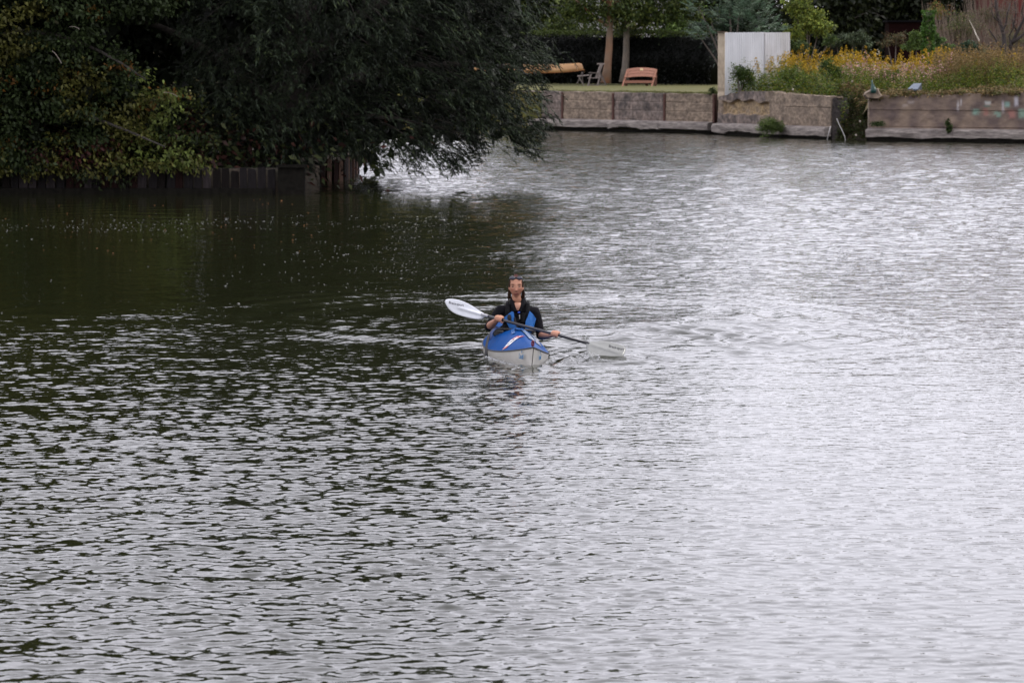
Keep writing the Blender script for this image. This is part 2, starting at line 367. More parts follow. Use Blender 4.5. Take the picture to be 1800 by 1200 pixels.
# ------------------------------------------------------------------ river walls on the far bank
M_conc = mat('weathered_concrete', (.15,.115,.085), .92, .42, 2.6, .015, 14, c2=(.28,.215,.155), stretch=(1,1,1.5), detail=9)
M_conc_d = mat('stained_concrete', (.085,.07,.062), .92, .5, 2.6, .015, 14, c2=(.23,.18,.15), stretch=(1.1,1.1,1.1), detail=9)
M_ledge = mat('pale_concrete', (.29,.255,.225), .9, .35, 3.2, .012, 14, c2=(.17,.145,.13), stretch=(.5,.5,2.5))
M_wet_shade = mat('wet_shade_black', (.010,.009,.007), .9, .4, 4, .01, 10, spec=.08)  # near black, holds painted shade as well as the wet waterline
M_rust = mat('rusted_steel', (.085,.038,.028), .85, .4, 8, .004, 30)
M_ochre = mat('ochre_rubble_concrete', (.36,.26,.14), .95, .35, 4, .03, 9, c2=(.25,.19,.13))
def relief(A, B, zb, ztop, dfun, nx, nz, thick=.35):
    """grid wall from A to B; dfun(u metres, z) = how far a point stands out of the face"""
    A = np.array(A, float); B = np.array(B, float); Lg = np.linalg.norm(B-A); tdir = (B-A)/Lg; nd = np.array((tdir[1], -tdir[0]))
    u = np.linspace(0, 1, nx); q = np.linspace(0, 1, nz)
    U, Q = np.meshgrid(u, q, indexing='ij'); zt = ztop(U*Lg); Z = zb + (zt-zb)*Q
    D = dfun(U*Lg, Z); XY = A + U[..., None]*(B-A) + D[..., None]*nd
    V = np.concatenate([XY, Z[..., None]], -1).reshape(-1, 3)
    i = np.arange(nx-1)[:, None]*nz + np.arange(nz-1)[None, :]; F = np.stack([i, i+nz, i+nz+1, i+1], -1).reshape(-1, 4).tolist()
    nv = len(V); back = []
    for j in range(nx):
        p = A + u[j]*(B-A) - nd*thick; zt_ = float(ztop(np.array([u[j]*Lg]))[0]); back += [(p[0], p[1], zt_), (p[0], p[1], zb)]
    V = np.concatenate([V, np.array(back)])
    for j in range(nx-1):
        F.append((j*nz+nz-1, (j+1)*nz+nz-1, nv+2*(j+1), nv+2*j)); F.append((nv+2*j, nv+2*(j+1), nv+2*(j+1)+1, nv+2*j+1))
    for j, f in ((0, 1), (nx-1, -1)):
        col_ = [j*nz+k for k in range(nz)] + [nv+2*j, nv+2*j+1]; F.append(tuple(col_[::f]))
    return V, F, tdir, nd, Lg
def rough_d(u, z, s=0, a=.02): return a*(fbm(u*3+s, z*5+s, 40+s, 4) - .5)*2
WL_A, WL_B = np.array((1.35, 155.4)), np.array((7.07, 148.4))
tl = (WL_B-WL_A)/np.linalg.norm(WL_B-WL_A); nl_ = np.array((tl[1], -tl[0])); Lw = np.linalg.norm(WL_B-WL_A)
# posts seen at px 989, 1078, 1168, 1257 ; wall runs on to the left behind the willow
def on_line(A, t_, a, b, px):
    s = np.linspace(a, b, 4000); X = A[0]+t_[0]*s; Y = A[1]+t_[1]*s
    return float(s[np.argmin(np.abs(900 + FPX*X/Y - px))])
def wall_u(px):       # distance along the left wall whose foot shows at column px
    return on_line(WL_A, tl, -16, Lw, px)
posts = [wall_u(989), wall_u(1078), wall_u(1168), wall_u(1255)]; sp = posts[1]-posts[0]
posts = [posts[0]-sp*k for k in (6,5,4,3,2,1)] + posts
root = empty('river_wall', (*WL_A, 0), 'long grey brown concrete river wall in panels below the lawn', 'wall')
topz = lambda s: 1.41 - .04*np.clip(s, 0, 9)/9
for k in range(len(posts)-1):
    a, b_ = posts[k]+.05, posts[k+1]-.05
    V, F, *_ = relief(WL_A+tl*a, WL_A+tl*b_, .40, lambda u: topz(u*0+a) + .01*np.sin(u*5+k), lambda u, z: rough_d(u, z, k, .022) - .012*(np.abs(((z-.40) % .33)-.02) < .02), 40, 26, .3)
    add('panel', V, F, [M_conc, M_conc_d][k % 2 if k != 6 else 0], root)
for k, s in enumerate(posts):
    p = WL_A + tl*s + nl_*.0; m = MB()
    ang = math.atan2(tl[1], tl[0]); m.box((p[0]+nl_[0]*.015, p[1]+nl_[1]*.015, .86), (.085, .06, 1.0), ang); m.box((p[0]-nl_[0]*.06, p[1]-nl_[1]*.06, .80), (.02, .1, 1.1), ang)
    V, F = m.out(); add('post', V, F, M_rust, root)
def ledge(A, B, out, z0, z1, name, root, mats, seed, broken=False):
    A = np.array(A, float); B = np.array(B, float); Lg = np.linalg.norm(B-A); t_ = (B-A)/Lg; nd = np.array((t_[1], -t_[0]))
    nx = max(int(Lg/.08), 3); prof = [(0.0, z1), (out*.8, z1-.035), (out, z1-.07), (out+.01, (z0+z1)/2), (out, z0+.02), (out-.06, z0), (0.0, z0)]
    V = []
    for j in range(nx+1):
        u = Lg*j/nx
        for q, (dd, zz) in enumerate(prof):
            j_ = (vnoise(np.array([u*3.0+q*7]), np.array([zz*4]), seed)[0]-.5)*(.06 if broken else .025) if 0 < q < 6 else 0
            if q in (4, 5): zz += (fbm(np.array([u*1.4]), np.array([3.]), seed+5)[0]-.5)*(.16 if broken else .05)
            p = A + t_*u + nd*(dd + j_); V.append((p[0], p[1], zz))
    npf = len(prof); F = []
    for j in range(nx):
        for q in range(npf-1): F.append((j*npf+q, (j+1)*npf+q, (j+1)*npf+q+1, j*npf+q+1))
    F.append(tuple(range(npf))); F.append(tuple(nx*npf+q for q in range(npf))[::-1])
    return add(name, V, F, mats, root)
for k in range(len(posts)-1):
    ledge(WL_A+tl*(posts[k]+.012), WL_A+tl*(posts[k+1]-.012), .30, .13, .42, 'ledge_block', root, M_ledge, 60+k, k % 3 == 1)
m = MB(); c_ = WL_A + tl*(posts[0]+posts[-1])/2 + nl_*.02; m.box((c_[0]-nl_[0]*.02, c_[1]-nl_[1]*.02, -.25), (posts[-1]-posts[0], .35, .70), math.atan2(tl[1], tl[0]))
V, F = m.out(); add('shadow_line_footing', V, F, M_wet_shade, root)  # dark footing paints the shadow line under the ledge
# middle wall, partly broken open to ochre rubble
WM_A, WM_B = np.array((7.10, 146.9)), np.array((10.45, 139.9))
root = empty('broken_river_wall', (*WM_A, 0), 'middle river wall with a crumbling ochre hollow and sloping left shoulder', 'wall')
Lm = np.linalg.norm(WM_B-WM_A)
_cm = {}
def uM(px):
    if px not in _cm: _cm[px] = on_line(WM_A, (WM_B-WM_A)/Lm, 0, Lm, px)
    return _cm[px]
uh0, uh1, um = uM(1268), uM(1352), uM(1352)
def mid_top(u): return np.interp(u, [0, uM(1272), uM(1300), uM(1355), uM(1380), Lm], [1.30, 1.36, 1.50, 1.53, 1.46, 1.40]) + .012*np.sin(u*9)
def hole(u, z):
    arch = 1.22 - .10*np.abs(u-(uh0+uh1)/2)/((uh1-uh0)/2) + .05*np.sin(u*6)
    return ss(uh0, uh0+.12, u)*ss(uh1, uh1-.15, u)*ss(arch+.02, arch-.05, z)*ss(.70, .76, z + .03*np.sin(u*7))
def mid_d(u, z): return rough_d(u, z, 3, .018) - hole(u, z)*(.11 + .09*fbm(u*5, z*7, 77, 3)) - .05*ss(.03, 0, np.abs(u-uM(1376)))*ss(1.1, 1.2, z) - .03*ss(.02, 0, np.abs(z-1.03))*ss(uM(1370), uM(1390), u) - .04*ss(.03,.0,np.abs(u-uh1-.05-.12*np.sin(z*5)))*(z < 1.2) + .04*(z > .0)*ss(uM(1300), uM(1280), u)*ss(1.0, .5, z)
V, F, tm, nm, _ = relief(WM_A, WM_B, .36, mid_top, mid_d, 200, 60, .45)
F = [tuple(f) for f in F]; Vn = np.array(V)
cu = []; 
for f in F:
    c = Vn[list(f)].mean(0); u_ = float(((c[:2]-WM_A)*tm).sum()); cu.append(1 if len(f) == 4 and hole(np.array([u_]), np.array([c[2]]))[0] > .5 else 2 if (c[2] > 1.2 and u_ < uM(1345)) or (u_ < uM(1335) and c[2] < .74) else 0)
add('wall_face', V, F, [M_conc, M_ochre, M_conc_d], root, mi=cu)
ledge(WM_A, WM_A+tm*uM(1330), .26, .10, .42, 'ledge_block', root, M_ledge, 81, True); ledge(WM_A+tm*(uM(1330)+.02), WM_B, .26, .10, .42, 'ledge_block', root, M_ledge, 82)
m = MB(); c_ = (WM_A+WM_B)/2; m.box((c_[0]-nm[0]*.03, c_[1]-nm[1]*.03, -.25), (Lm, .4, .72), math.atan2(tm[1], tm[0])); V, F = m.out(); add('shadow_line_footing', V, F, M_wet_shade, root)
# jagged slanting broken end of the middle wall
rg = np.random.default_rng(3); pts = []
for k in range(9):
    z = 1.36 - k*.18; wdt = .26 + .17*k/3 + rg.uniform(-.05, .05)
    for q in range(6):
        f = q/5; p = WM_B + tm*(wdt*.5*f + rg.uniform(0, .05)) - nm*(.02 + .5*f) ; pts.append((p[0]+rg.uniform(-.02,.02), p[1]+rg.uniform(-.05,.05), z+rg.uniform(-.03,.03)))
F = [(k*6+q, k*6+q+1, (k+1)*6+q+1, (k+1)*6+q) for k in range(8) for q in range(5)] + [tuple(range(6))[::-1]]
add('broken_end', pts, F, mat('dark_broken_concrete', (.05,.042,.038), .95, .5, 5, .03, 10), root)
# right wall with graffiti
WR_A, WR_B = np.array((11.5, 137.6)), np.array((16.75, 134.5)); WR_C = np.array((34.0, 126.0))
tr_ = (WR_B-WR_A)/np.linalg.norm(WR_B-WR_A)
mg = bpy.data.materials.new('graffiti_concrete'); mg.use_nodes = True; t = mg.node_tree; n = t.nodes; l = t.links; b = n['Principled BSDF']; b.inputs['Roughness'].default_value = .92
tcn = n.new('ShaderNodeTexCoord'); n1 = n.new('ShaderNodeTexNoise'); n1.inputs['Scale'].default_value = 1.6; n1.inputs['Detail'].default_value = 7; l.new(tcn.outputs['Object'], n1.inputs['Vector'])
rp = n.new('ShaderNodeValToRGB'); e = rp.color_ramp.elements; e[0].position = .38; e[0].color = (.13,.095,.083,1); e[1].position = .62; e[1].color = (.27,.20,.145,1); l.new(n1.outputs['Fac'], rp.inputs[0])
av = n.new('ShaderNodeAttribute'); av.attribute_name = 'Col'; n2 = n.new('ShaderNodeTexNoise'); n2.inputs['Scale'].default_value = 6; n2.inputs['Detail'].default_value = 4; l.new(tcn.outputs['Object'], n2.inputs['Vector'])
mr = n.new('ShaderNodeMapRange'); mr.inputs[1].default_value = .30; mr.inputs[2].default_value = .50; l.new(n2.outputs['Fac'], mr.inputs[0]); ml = n.new('ShaderNodeMath'); ml.operation = 'MULTIPLY'; l.new(mr.outputs[0], ml.inputs[0]); l.new(av.outputs['Alpha'], ml.inputs[1])
mxx = n.new('ShaderNodeMix'); mxx.data_type = 'RGBA'; l.new(ml.outputs[0], mxx.inputs[0]); l.new(rp.outputs[0], mxx.inputs[6]); l.new(av.outputs['Color'], mxx.inputs[7]); l.new(mxx.outputs[2], b.inputs['Base Color'])
root = empty('graffiti_river_wall', (*WR_A, 0), 'right river wall with faded green red and white spray paint', 'wall')
Lr = np.linalg.norm(WR_B-WR_A); Lt = Lr + np.linalg.norm(WR_C-WR_B)
uR = lambda px: on_line(WR_A, tr_, 0, Lr, px)
zR = lambda px, py: float(P(px, py, (WR_A+tr_*uR(px))[1])[2])
r_top = lambda u: np.interp(u, [0, .3, 1, Lr], [1.40, 1.46, 1.46, 1.60]) + .02*np.sin(u*4)+.01*np.sin(u*17)
V, F, t_, nr_, _ = relief(WR_A, WR_B, .40, r_top, lambda u, z: rough_d(u, z, 9, .03) - .03*ss(1.02, 1.0, z) - .035*ss(.02, .0, np.abs(z-.46))*ss(.2,1.,u), 150, 44, .45)
o = add('wall_face', V, F, mg, root); me = o.data; a = me.color_attributes.new('Col', 'FLOAT_COLOR', 'POINT'); Va = np.asarray(V)
uu = ((Va[:, :2]-WR_A)*tr_).sum(1); C4 = np.zeros((len(Va), 4), dtype=np.float32)
for (px, py, rx, rz, c, al) in ((1714,197,.13,.10,(.25,.42,.33),.75),(1731,197,.09,.12,(.36,.16,.13),.7),(1751,201,.14,.10,(.25,.42,.33),.7),(1776,201,.15,.14,(.36,.16,.13),.7),(1795,200,.13,.15,(.28,.45,.34),.7),(1769,184,.09,.09,(.28,.48,.42),.75),(1785,178,.07,.16,(.65,.63,.68),.8),(1762,188,.05,.18,(.60,.58,.62),.6),(1735,181,.11,.06,(.6,.62,.6),.7),(1734,187,.12,.03,(.06,.14,.12),.7),(1683,187,.035,.17,(.62,.6,.6),.55),(1688,180,.03,.12,(.62,.6,.6),.6),(1754,191,.035,.12,(.07,.07,.05),.8),(1707,188,.02,.05,(.06,.04,.04),.8),(1744,180,.05,.05,(.05,.03,.03),.7),(1600,180,.12,.05,(.5,.45,.42),.4),(1590,186,.1,.05,(.5,.45,.42),.35),(1560,176,.4,.08,(.12,.09,.08),.4)):
    q = np.exp(-(((uu-uR(px))/rx)**4 + ((Va[:, 2]-zR(px, py))/rz)**4)); mk = q*al > C4[:, 3]; C4[mk, :3] = c; C4[mk, 3] = (q*al)[mk]
a.data.foreach_set('color', C4.ravel())
V, F, t2, n2_, _ = relief(WR_B+tr_*.01, WR_C, .40, lambda u: 1.60+.02*np.sin(u*3), lambda u, z: rough_d(u, z, 9, .03)-.03, 60, 8, .45); add('wall_face', V, F, M_conc_d, root)
ledge(WR_A, WR_A+tr_*Lr*.5, .24, .13, .43, 'ledge_block', root, M_ledge, 90, True); ledge(WR_A+tr_*(Lr*.5+.012), WR_B, .24, .15, .43, 'ledge_block', root, M_ledge, 93, True); ledge(WR_B, WR_C, .24, .12, .43, 'ledge_block', root, M_ledge, 95)
m = MB(); c_ = (WR_A+WR_B)/2; m.box((c_[0]-nr_[0]*.03, c_[1]-nr_[1]*.03, -.25), (Lr, .4, .76), math.atan2(tr_[1], tr_[0])); c_ = (WR_C+WR_B)/2; m.box((c_[0], c_[1]+.1, -.25), (Lt-Lr, .4, .76), math.atan2(t2[1], t2[0])); V, F = m.out(); add('shadow_line_footing', V, F, M_wet_shade, root)
m = MB(); q = WR_A - tr_*.08; m.box((q[0]+.10, q[1]+.30, .5), (.05, .5, 1.75), 0); V, F = m.out(); add('wall_end', V, F, M_conc, root)
# soil in the gap between the walls
nx_, nz_ = 26, 26; U, Q = np.meshgrid(np.linspace(0, 1, nx_), np.linspace(0, 1, nz_), indexing='ij')
X = 10.35 + 1.55*U; Y = 140.2 - 2.3*U + Q*2.1 + .5*(fbm(U*6, Q*6, 8)-.5); Z = -.2 + 1.55*Q**.8 + .3*(fbm(U*8+3, Q*8, 12)-.5)
V = np.stack([X, Y, Z], -1).reshape(-1, 3); i = np.arange(nx_-1)[:, None]*nz_ + np.arange(nz_-1)[None, :]; F = np.stack([i, i+nz_, i+nz_+1, i+1], -1).reshape(-1, 4)
top('washed_out_soil', V, F, M_earth, 'dark washed out soil in the gap between the two walls', 'soil', kind='structure')
# ------------------------------------------------------------------ left bank
M_pile = [mat('pile_wood_%s' % s_, c, .9, .35, 3, .006, 20, stretch=(3,3,.5), spec=.15) for s_, c in (('grey', (.013,.011,.011)), ('brown', (.008,.006,.005)), ('red', (.015,.006,.005)), ('pale', (.032,.026,.026)))]  # wood colours darkened to carry the shadow of the overhanging trees
rg = np.random.default_rng(12)
def piles(x0, y0, x1, y1, step, root, ztop, weights, zb=-.6):
    Ln = math.hypot(x1-x0, y1-y0); n_ = int(Ln/step); ang = math.atan2(y1-y0, x1-x0)
    for k in range(n_):
        f = (k+.5)/n_; w_ = step*rg.uniform(.78, .93); zt = ztop + rg.normal(0, .022); c = np.array((x0+(x1-x0)*f, y0+(y1-y0)*f))
        q = np.array((math.sin(ang), -math.cos(ang)))*rg.uniform(-.02, .025); m = MB()
        hw = w_/2; cx, cy = c+q; th = .035; V = []
        for z in (zb, zt-.03, zt):
            s_ = 1 if z < zt-.01 else .8
            V += [(-hw*s_, -th, z), (hw*s_, -th, z), (hw*s_, th, z), (-hw*s_, th, z)]
        V = np.array(V); V[8:, 2] += np.array([1, -1, -1, 1])*rg.uniform(-.012, .012); V[:, 0] += (V[:, 2]-zb)*rg.normal(0, .012)
        ca_, sa_ = math.cos(ang), math.sin(ang); V = np.stack([V[:, 0]*ca_-V[:, 1]*sa_+cx, V[:, 0]*sa_+V[:, 1]*ca_+cy, V[:, 2]], 1)
        F = [(0,3,2,1),(8,9,10,11)] + [(a+i, a+(i+1) % 4, a+4+(i+1) % 4, a+4+i) for a in (0, 4) for i in range(4)]
        add('plank', V, F, M_pile[rg.choice(4, p=weights)], root)
root = empty('plank_bank_wall', (-8, 89.4, 0), 'long dark plank wall along the left bank under the trees', 'bank wall')
piles(-16.5, 89.6, -4.95, 89.4, .19, root, .53, [.35,.3,.15,.2])
m = MB(); m.box((-10.7, 89.36, .04), (11.4, .10, .17), -.0174); V, F = m.out(); add('waler', V, F, M_wet_shade, root)
m = MB(); m.box((-4.62, 89.5, .06), (.55, .5, 1.0)); m.box((-4.62, 89.45, .58), (.62, .56, .05)); V, F = m.out(); add('corner_box', V, F, M_wet_shade, root)
root = empty('end_plank_wall', (-4.3, 97.5, 0), 'short end of plank wall with reddish brown light painted in under the willow', 'bank wall')
M_pile_l = mat('pile_wood_lit', (.07,.032,.018), .85, .35, 4, .006, 20, stretch=(3,3,.5)); M_pile.append(M_pile_l)  # brighter brown paints the light falling on these end planks
M_pile_save = M_pile; M_pile = [M_pile[1], M_pile[2], M_pile_l, M_pile_l]; piles(-4.5, 97.0, -3.85, 97.6, .15, root, .50, [.2,.2,.3,.3]); piles(-3.85, 97.6, -3.75, 104, .3, root, .50, [.3,.3,.2,.2]); M_pile = M_pile_save

# the willow: boughs of drooping leafy twigs
WP = [(985,-40),(962,0),(968,22),(952,48),(962,80),(985,112),(950,128),(962,150),(972,178),(960,196),(977,212),(962,236),(950,262),(940,288),(925,268),(905,272),(895,236),(868,250),(858,276),(840,292),(828,316),(812,300),(775,317),(762,292),(735,296),(702,298),(672,300),(650,306),(632,282),(600,290),(560,280),(540,300),(470,300),(330,300),(300,-40)]
def inpoly(x, y, poly):
    r = np.zeros(len(x), bool); j = len(poly)-1
    for i in range(len(poly)):
        xi, yi = poly[i]; xj, yj = poly[j]
        c = ((yi > y) != (yj > y)) & (x < (xj-xi)*(y-yi)/(yj-yi+1e-12)+xi); r ^= c; j = i
    return r
WD = 91.5
wp = [tuple(P(a, b_, WD)[[0, 2]]) for a, b_ in WP]
ztopf = wp[0][1]
wp = [(x_*.98, z_) for x_, z_ in wp]
wpoly = [(wp[0][0], wp[0][1])] + wp[1:-1] + [wp[-1], (-9.5, 6), (-9.3, 8.6), (-8, 10.4), (-6, 11.8), (-3.5, 12.1), (-1.5, 11.1), (0, 9.1), (.9, 7), (1.15, 5.2)]
def willow():
    rng = np.random.default_rng(21); root = empty('willow_tree', (-5.2, 92.6, .5), 'huge dark willow overhanging the water from the left bank', 'tree')
    # boughs
    def bough_pts(n, poly):
        xs, zs = [], []
        while len(xs) < n:
            x = rng.uniform(-9.5, 1.4, 4000); z = rng.uniform(.1, 13.8, 4000); k = inpoly(x, z, poly); xs += list(x[k]); zs += list(z[k])
        return np.array(xs[:n]), np.array(zs[:n])
    bx, bz = bough_pts(1500, wpoly); low = bz < 4.8
    keep = low | (rng.random(len(bx)) < .38); bx, bz = bx[keep], bz[keep]; low = bz < 4.8
    # front face bulges towards the viewer, in the middle of the crown
    by = 91.5 - 2.2*np.clip(1-((bx+3.6)/5.0)**2, 0, 1)*np.clip(bz/4, .15, 1) + np.abs(rng.normal(0, 1.0, len(bx)))
    ntw = np.where(low, 12, 6); k = np.repeat(np.arange(len(bx)), ntw); n = len(k)
    bdir = nrm(np.stack([np.clip(.9*(bx+5.4)/4, -.8, 1.3) + rng.normal(0, .4, len(bx)), -.7 + rng.normal(0, .35, len(bx)), .05 + rng.normal(0, .3, len(bx))], 1))
    s = np.stack([bx, by, bz], 1)[k] + rng.normal(size=(n, 3))*np.array((.20, .25, .13))
    dr = nrm(bdir[k] + rng.normal(size=(n, 3))*.35)
    Lh = rng.uniform(.22, .55, n); Lv = rng.uniform(.05, .26, n)*np.where(bz[k] < 4.8, 1, 1.5)
    hi = bz[k] >= 4.8; Lh[hi] *= 1.5
    # a twig is drawn backwards so that its tip stays inside the outline
    tipx = s[:, 0]; 
    nl2 = 17; tt = np.linspace(.08, 1, nl2)
    Pp = s[:, None, :] + dr[:, None, :]*(Lh[:, None]*(tt-.6))[..., None]; Pp[..., 2] -= Lv[:, None]*(tt**2-.45)
    T = dr[:, None, :]*Lh[:, None, None] - np.array((0, 0, 1))*(2*Lv[:, None]*tt)[..., None]; T = nrm(T)
    side = nrm(np.cross(T, np.array((0, 0, 1.)))) * np.where(np.arange(nl2) % 2, 1, -1)[None, :, None]
    d = nrm(T*1.0 + side*.6 + np.array((0, 0, -.22)) + rng.normal(size=T.shape)*.18)
    big = np.repeat(hi, nl2)
    ll = rng.uniform(.065, .125, n*nl2)*np.where(big, 1.9, 1); ww = np.where(big, .055, .021)*rng.uniform(.8, 1.25, n*nl2)
    pp = Pp.reshape(-1, 3); dd = d.reshape(-1, 3)
    # thin the low twigs into a ragged fringe and keep everything above the water
    ok = pp[:, 2] > .10; inside = inpoly(pp[:, 0], pp[:, 2], [(x_, z_) for x_, z_ in wpoly]); ok &= inside | (np.repeat(rng.random(n), nl2) < .22)
    tone = (.95 + .5*rng.normal(size=len(bx)))[k]; tone = np.repeat(tone, nl2)
    pp, dd, ll, ww, tone = pp[ok], dd[ok], ll[ok], ww[ok], tone[ok]
    V, F = leaf_cards(pp, dd, ll, ww, rng)
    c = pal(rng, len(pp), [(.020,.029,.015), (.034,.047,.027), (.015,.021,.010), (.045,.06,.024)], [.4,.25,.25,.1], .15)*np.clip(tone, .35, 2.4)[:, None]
    # coarse inner foliage, its dark colour paints the shade inside the crown
    xi, zi = bough_pts(9000, [(x_*.94-.2, .35 + z_*.95) for x_, z_ in wpoly]); yi = rng.uniform(92.6, 97.5, 9000)
    m_ = (xi < .1) & ((zi > 1.15) | (xi < -4.3)) & ((zi > .8) | (xi < -6.5)); xi, zi, yi = xi[m_], zi[m_], yi[m_]; q = np.stack([xi, yi, zi], 1)
    V2, F2 = leaf_cards(q, nrm(rng.normal(size=q.shape)*np.array((1, .6, 1))), rng.uniform(.3, .6, len(q)), rng.uniform(.16, .3, len(q)), rng)
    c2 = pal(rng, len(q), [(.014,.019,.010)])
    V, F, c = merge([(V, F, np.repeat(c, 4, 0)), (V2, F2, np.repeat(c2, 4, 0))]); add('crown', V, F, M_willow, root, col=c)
    m = MB()
    m.tube([(-5.2,92.6,.3),(-5.0,92.4,1.5),(-4.6,92.5,3.5),(-4.2,92.8,6),(-3.9,93,9)], [.5,.4,.34,.22,.08], 10)
    for (a, b_, c_, r_) in (((-4.9,92.4,1.6), (-3,92.6,3.0), (.3,92.8,2.6), .2), ((-4.8,92.4,2.2), (-3.2,93,4.6), (.7,93,5.2), .2), ((-4.9,92.4,1.4), (-6.5,92,3.4), (-8.6,92,3.8), .18), ((-4.6,92.5,3.5), (-6,93,7), (-7.4,93,10), .16), ((-4.4,92.6,4.5), (-2.5,93,8), (-.6,93,9.4), .15), ((-5,92.4,1.2), (-3.4,92.2,1.9), (-1.6,92,1.3), .13)):
        q = np.linspace(0, 1, 9)[:, None]; a, b_, c_ = map(np.array, (a, b_, c_)); m.tube((1-q)**2*a+2*q*(1-q)*b_+q*q*c_, r_*(1-.85*q[:, 0]), 7)
    V, F = m.out(); add('trunk', V, F, M_bark_dark, root, smooth=True)
    m = MB(); idx = np.where(bz < 4.8)[0]
    for j in rng.choice(idx, 240, replace=False):
        e = np.array((bx[j], by[j], bz[j])); s0 = np.array((-4.0 + (bx[j]+4)*.55, by[j]+.7, max(bz[j]+.3, 1.2) + rng.uniform(0, .5))); q = np.linspace(0, 1, 4)[:, None]; mid = (e+s0)/2+np.array((0,0,.15))
        m.tube((1-q)**2*s0+2*q*(1-q)*mid+q*q*e, .012*(1.3-q[:, 0]), 3)
    V, F = m.out(); add('branches', V, F, M_bark_dark, root)['kind'] = 'stuff'
willow()

# broad-leaved tree with yellowing leaves, far left, and darker trees behind it
LP = [(-60,-40),(320,-40),(300,10),(268,26),(240,40),(188,30),(165,55),(185,72),(205,90),(218,112),(240,128),(262,158),(290,150),(338,182),(300,196),(312,222),(325,232),(352,252),(330,268),(345,292),(352,312),(320,306),(285,300),(250,300),(205,322),(175,310),(150,326),(110,304),(60,322),(20,302),(-60,316)]
def left_tree():
    rng = np.random.default_rng(31); D = 88.2
    root = empty('yellowing_tree', (-11.4, 91.2, .5), 'broad leaved tree at the left edge with yellow green and orange leaves', 'tree')
    poly = [tuple(P(a, b_, D)[[0, 2]]) for a, b_ in LP]; poly = [poly[0]]+poly[1:]
    poly2 = poly[1:-1] + [poly[-1], (-17, .6), (-17.5, 6), (-16.5, 9.8), (-14, 11.8), (-11, 12.3), (-8.6, 10.7), (-7.6, 7.8), (-7.1, 5)]
    n = 2600; x = rng.uniform(-17.5, -6.2, n*4); z = rng.uniform(.1, 14, n*4); k = inpoly(x, z, poly2); x, z = x[k], z[k]
    keep = (z < 4.8) | (rng.random(len(x)) < .4); x, z = x[keep][:n], z[keep][:n]
    y = D + .4 - 1.0*np.clip(z/4, 0, 1)*np.exp(-((x+11)/4)**2) + np.abs(rng.normal(0, .8, len(x))) + .5
    y = np.where(z < .9, np.minimum(y, 89.1), y)
    per = np.where(z < 4.8, 34, 16); kk = np.repeat(np.arange(len(x)), per); m = len(kk)
    p = np.stack([x, y, z], 1)[kk] + rng.normal(size=(m, 3))*np.array((.17, .2, .075))
    outd = nrm(np.stack([.5+rng.normal(0,.5,len(x)), -.9+rng.normal(0,.3,len(x)), rng.normal(0,.3,len(x))], 1))[kk]
    d = nrm(outd + rng.normal(size=(m, 3))*.6 + np.array((0, 0, -.45)))
    big = z[kk] >= 4.8; L = rng.uniform(.06, .13, m)*np.where(big, 2, 1)
    V, F = leaf_cards(p, d, L, L*.55, rng)
    # whole clumps turn colour together: yellow near the outer edge, some orange and dark red
    edge = fbm(x*1.1+40, z*1.3+7, 55, 3); kind = np.zeros(len(x), int)
    kind[edge > .52] = 1; kind[(rng.random(len(x)) < .02)] = 2; kind[(np.exp(-((x+9.2)/1.0)**2-((z-.85)/.38)**2) + np.exp(-((x+6.9)/.35)**2-((z-1.2)/.3)**2) > .45)*(rng.random(len(x)) < .35)] = 3; 
    kind[(x > -8.0 + (z-1)*.1)*(z < 2.6)*(rng.random(len(x)) < .45)] = 4  # lower right clumps brighter, sunlit edge painted into the leaf colour
    PAL = np.array([(.027,.040,.013), (.085,.085,.020), (.15,.07,.014), (.038,.012,.009), (.11,.14,.032)])
    tone = (1+.3*rng.normal(size=len(x)))[kk]
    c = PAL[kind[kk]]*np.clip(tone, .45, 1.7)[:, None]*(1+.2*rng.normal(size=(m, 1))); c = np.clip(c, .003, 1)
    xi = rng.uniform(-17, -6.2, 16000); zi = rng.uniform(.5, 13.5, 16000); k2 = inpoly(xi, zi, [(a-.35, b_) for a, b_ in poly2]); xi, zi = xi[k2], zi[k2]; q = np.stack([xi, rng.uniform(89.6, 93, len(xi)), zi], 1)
    V2, F2 = leaf_cards(q, nrm(rng.normal(size=q.shape)), rng.uniform(.3, .6, len(q)), rng.uniform(.2, .4, len(q)), rng); c2 = pal(rng, len(q), [(.012,.017,.007)])  # dark inner leaves, crown shade put into their colour
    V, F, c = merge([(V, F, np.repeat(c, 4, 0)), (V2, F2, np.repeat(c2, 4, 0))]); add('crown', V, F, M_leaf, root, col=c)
    m_ = MB(); m_.tube([(-11.4,91.2,.3),(-11.2,90.8,2),(-11,90.5,4.5),(-11,90.5,7),(-11,90.6,9)], [.3,.24,.2,.14,.05], 9)
    for (a, b_, c_) in (((-11.2,90.8,2), (-10,89.6,2.2), (-7.2,88.6,1.0)), ((-11.1,90.6,3.2), (-9.6,89.3,3.8), (-7.6,88.6,2.4)), ((-11.1,90.6,2.5), (-12.6,89.3,2.6), (-14.5,88.8,1.6)), ((-11,90.5,4.4), (-9.3,89.3,5.6), (-7.3,88.8,4.6)), ((-11,90.5,6), (-13,90,8), (-15,90,9))):
        q = np.linspace(0, 1, 9)[:, None]; a, b_, c_ = map(np.array, (a, b_, c_)); m_.tube((1-q)**2*a+2*q*(1-q)*b_+q*q*c_, .085*(1-.8*q[:, 0]), 6)
    V, F = m_.out(); add('trunk', V, F, M_bark_dark, root, smooth=True)
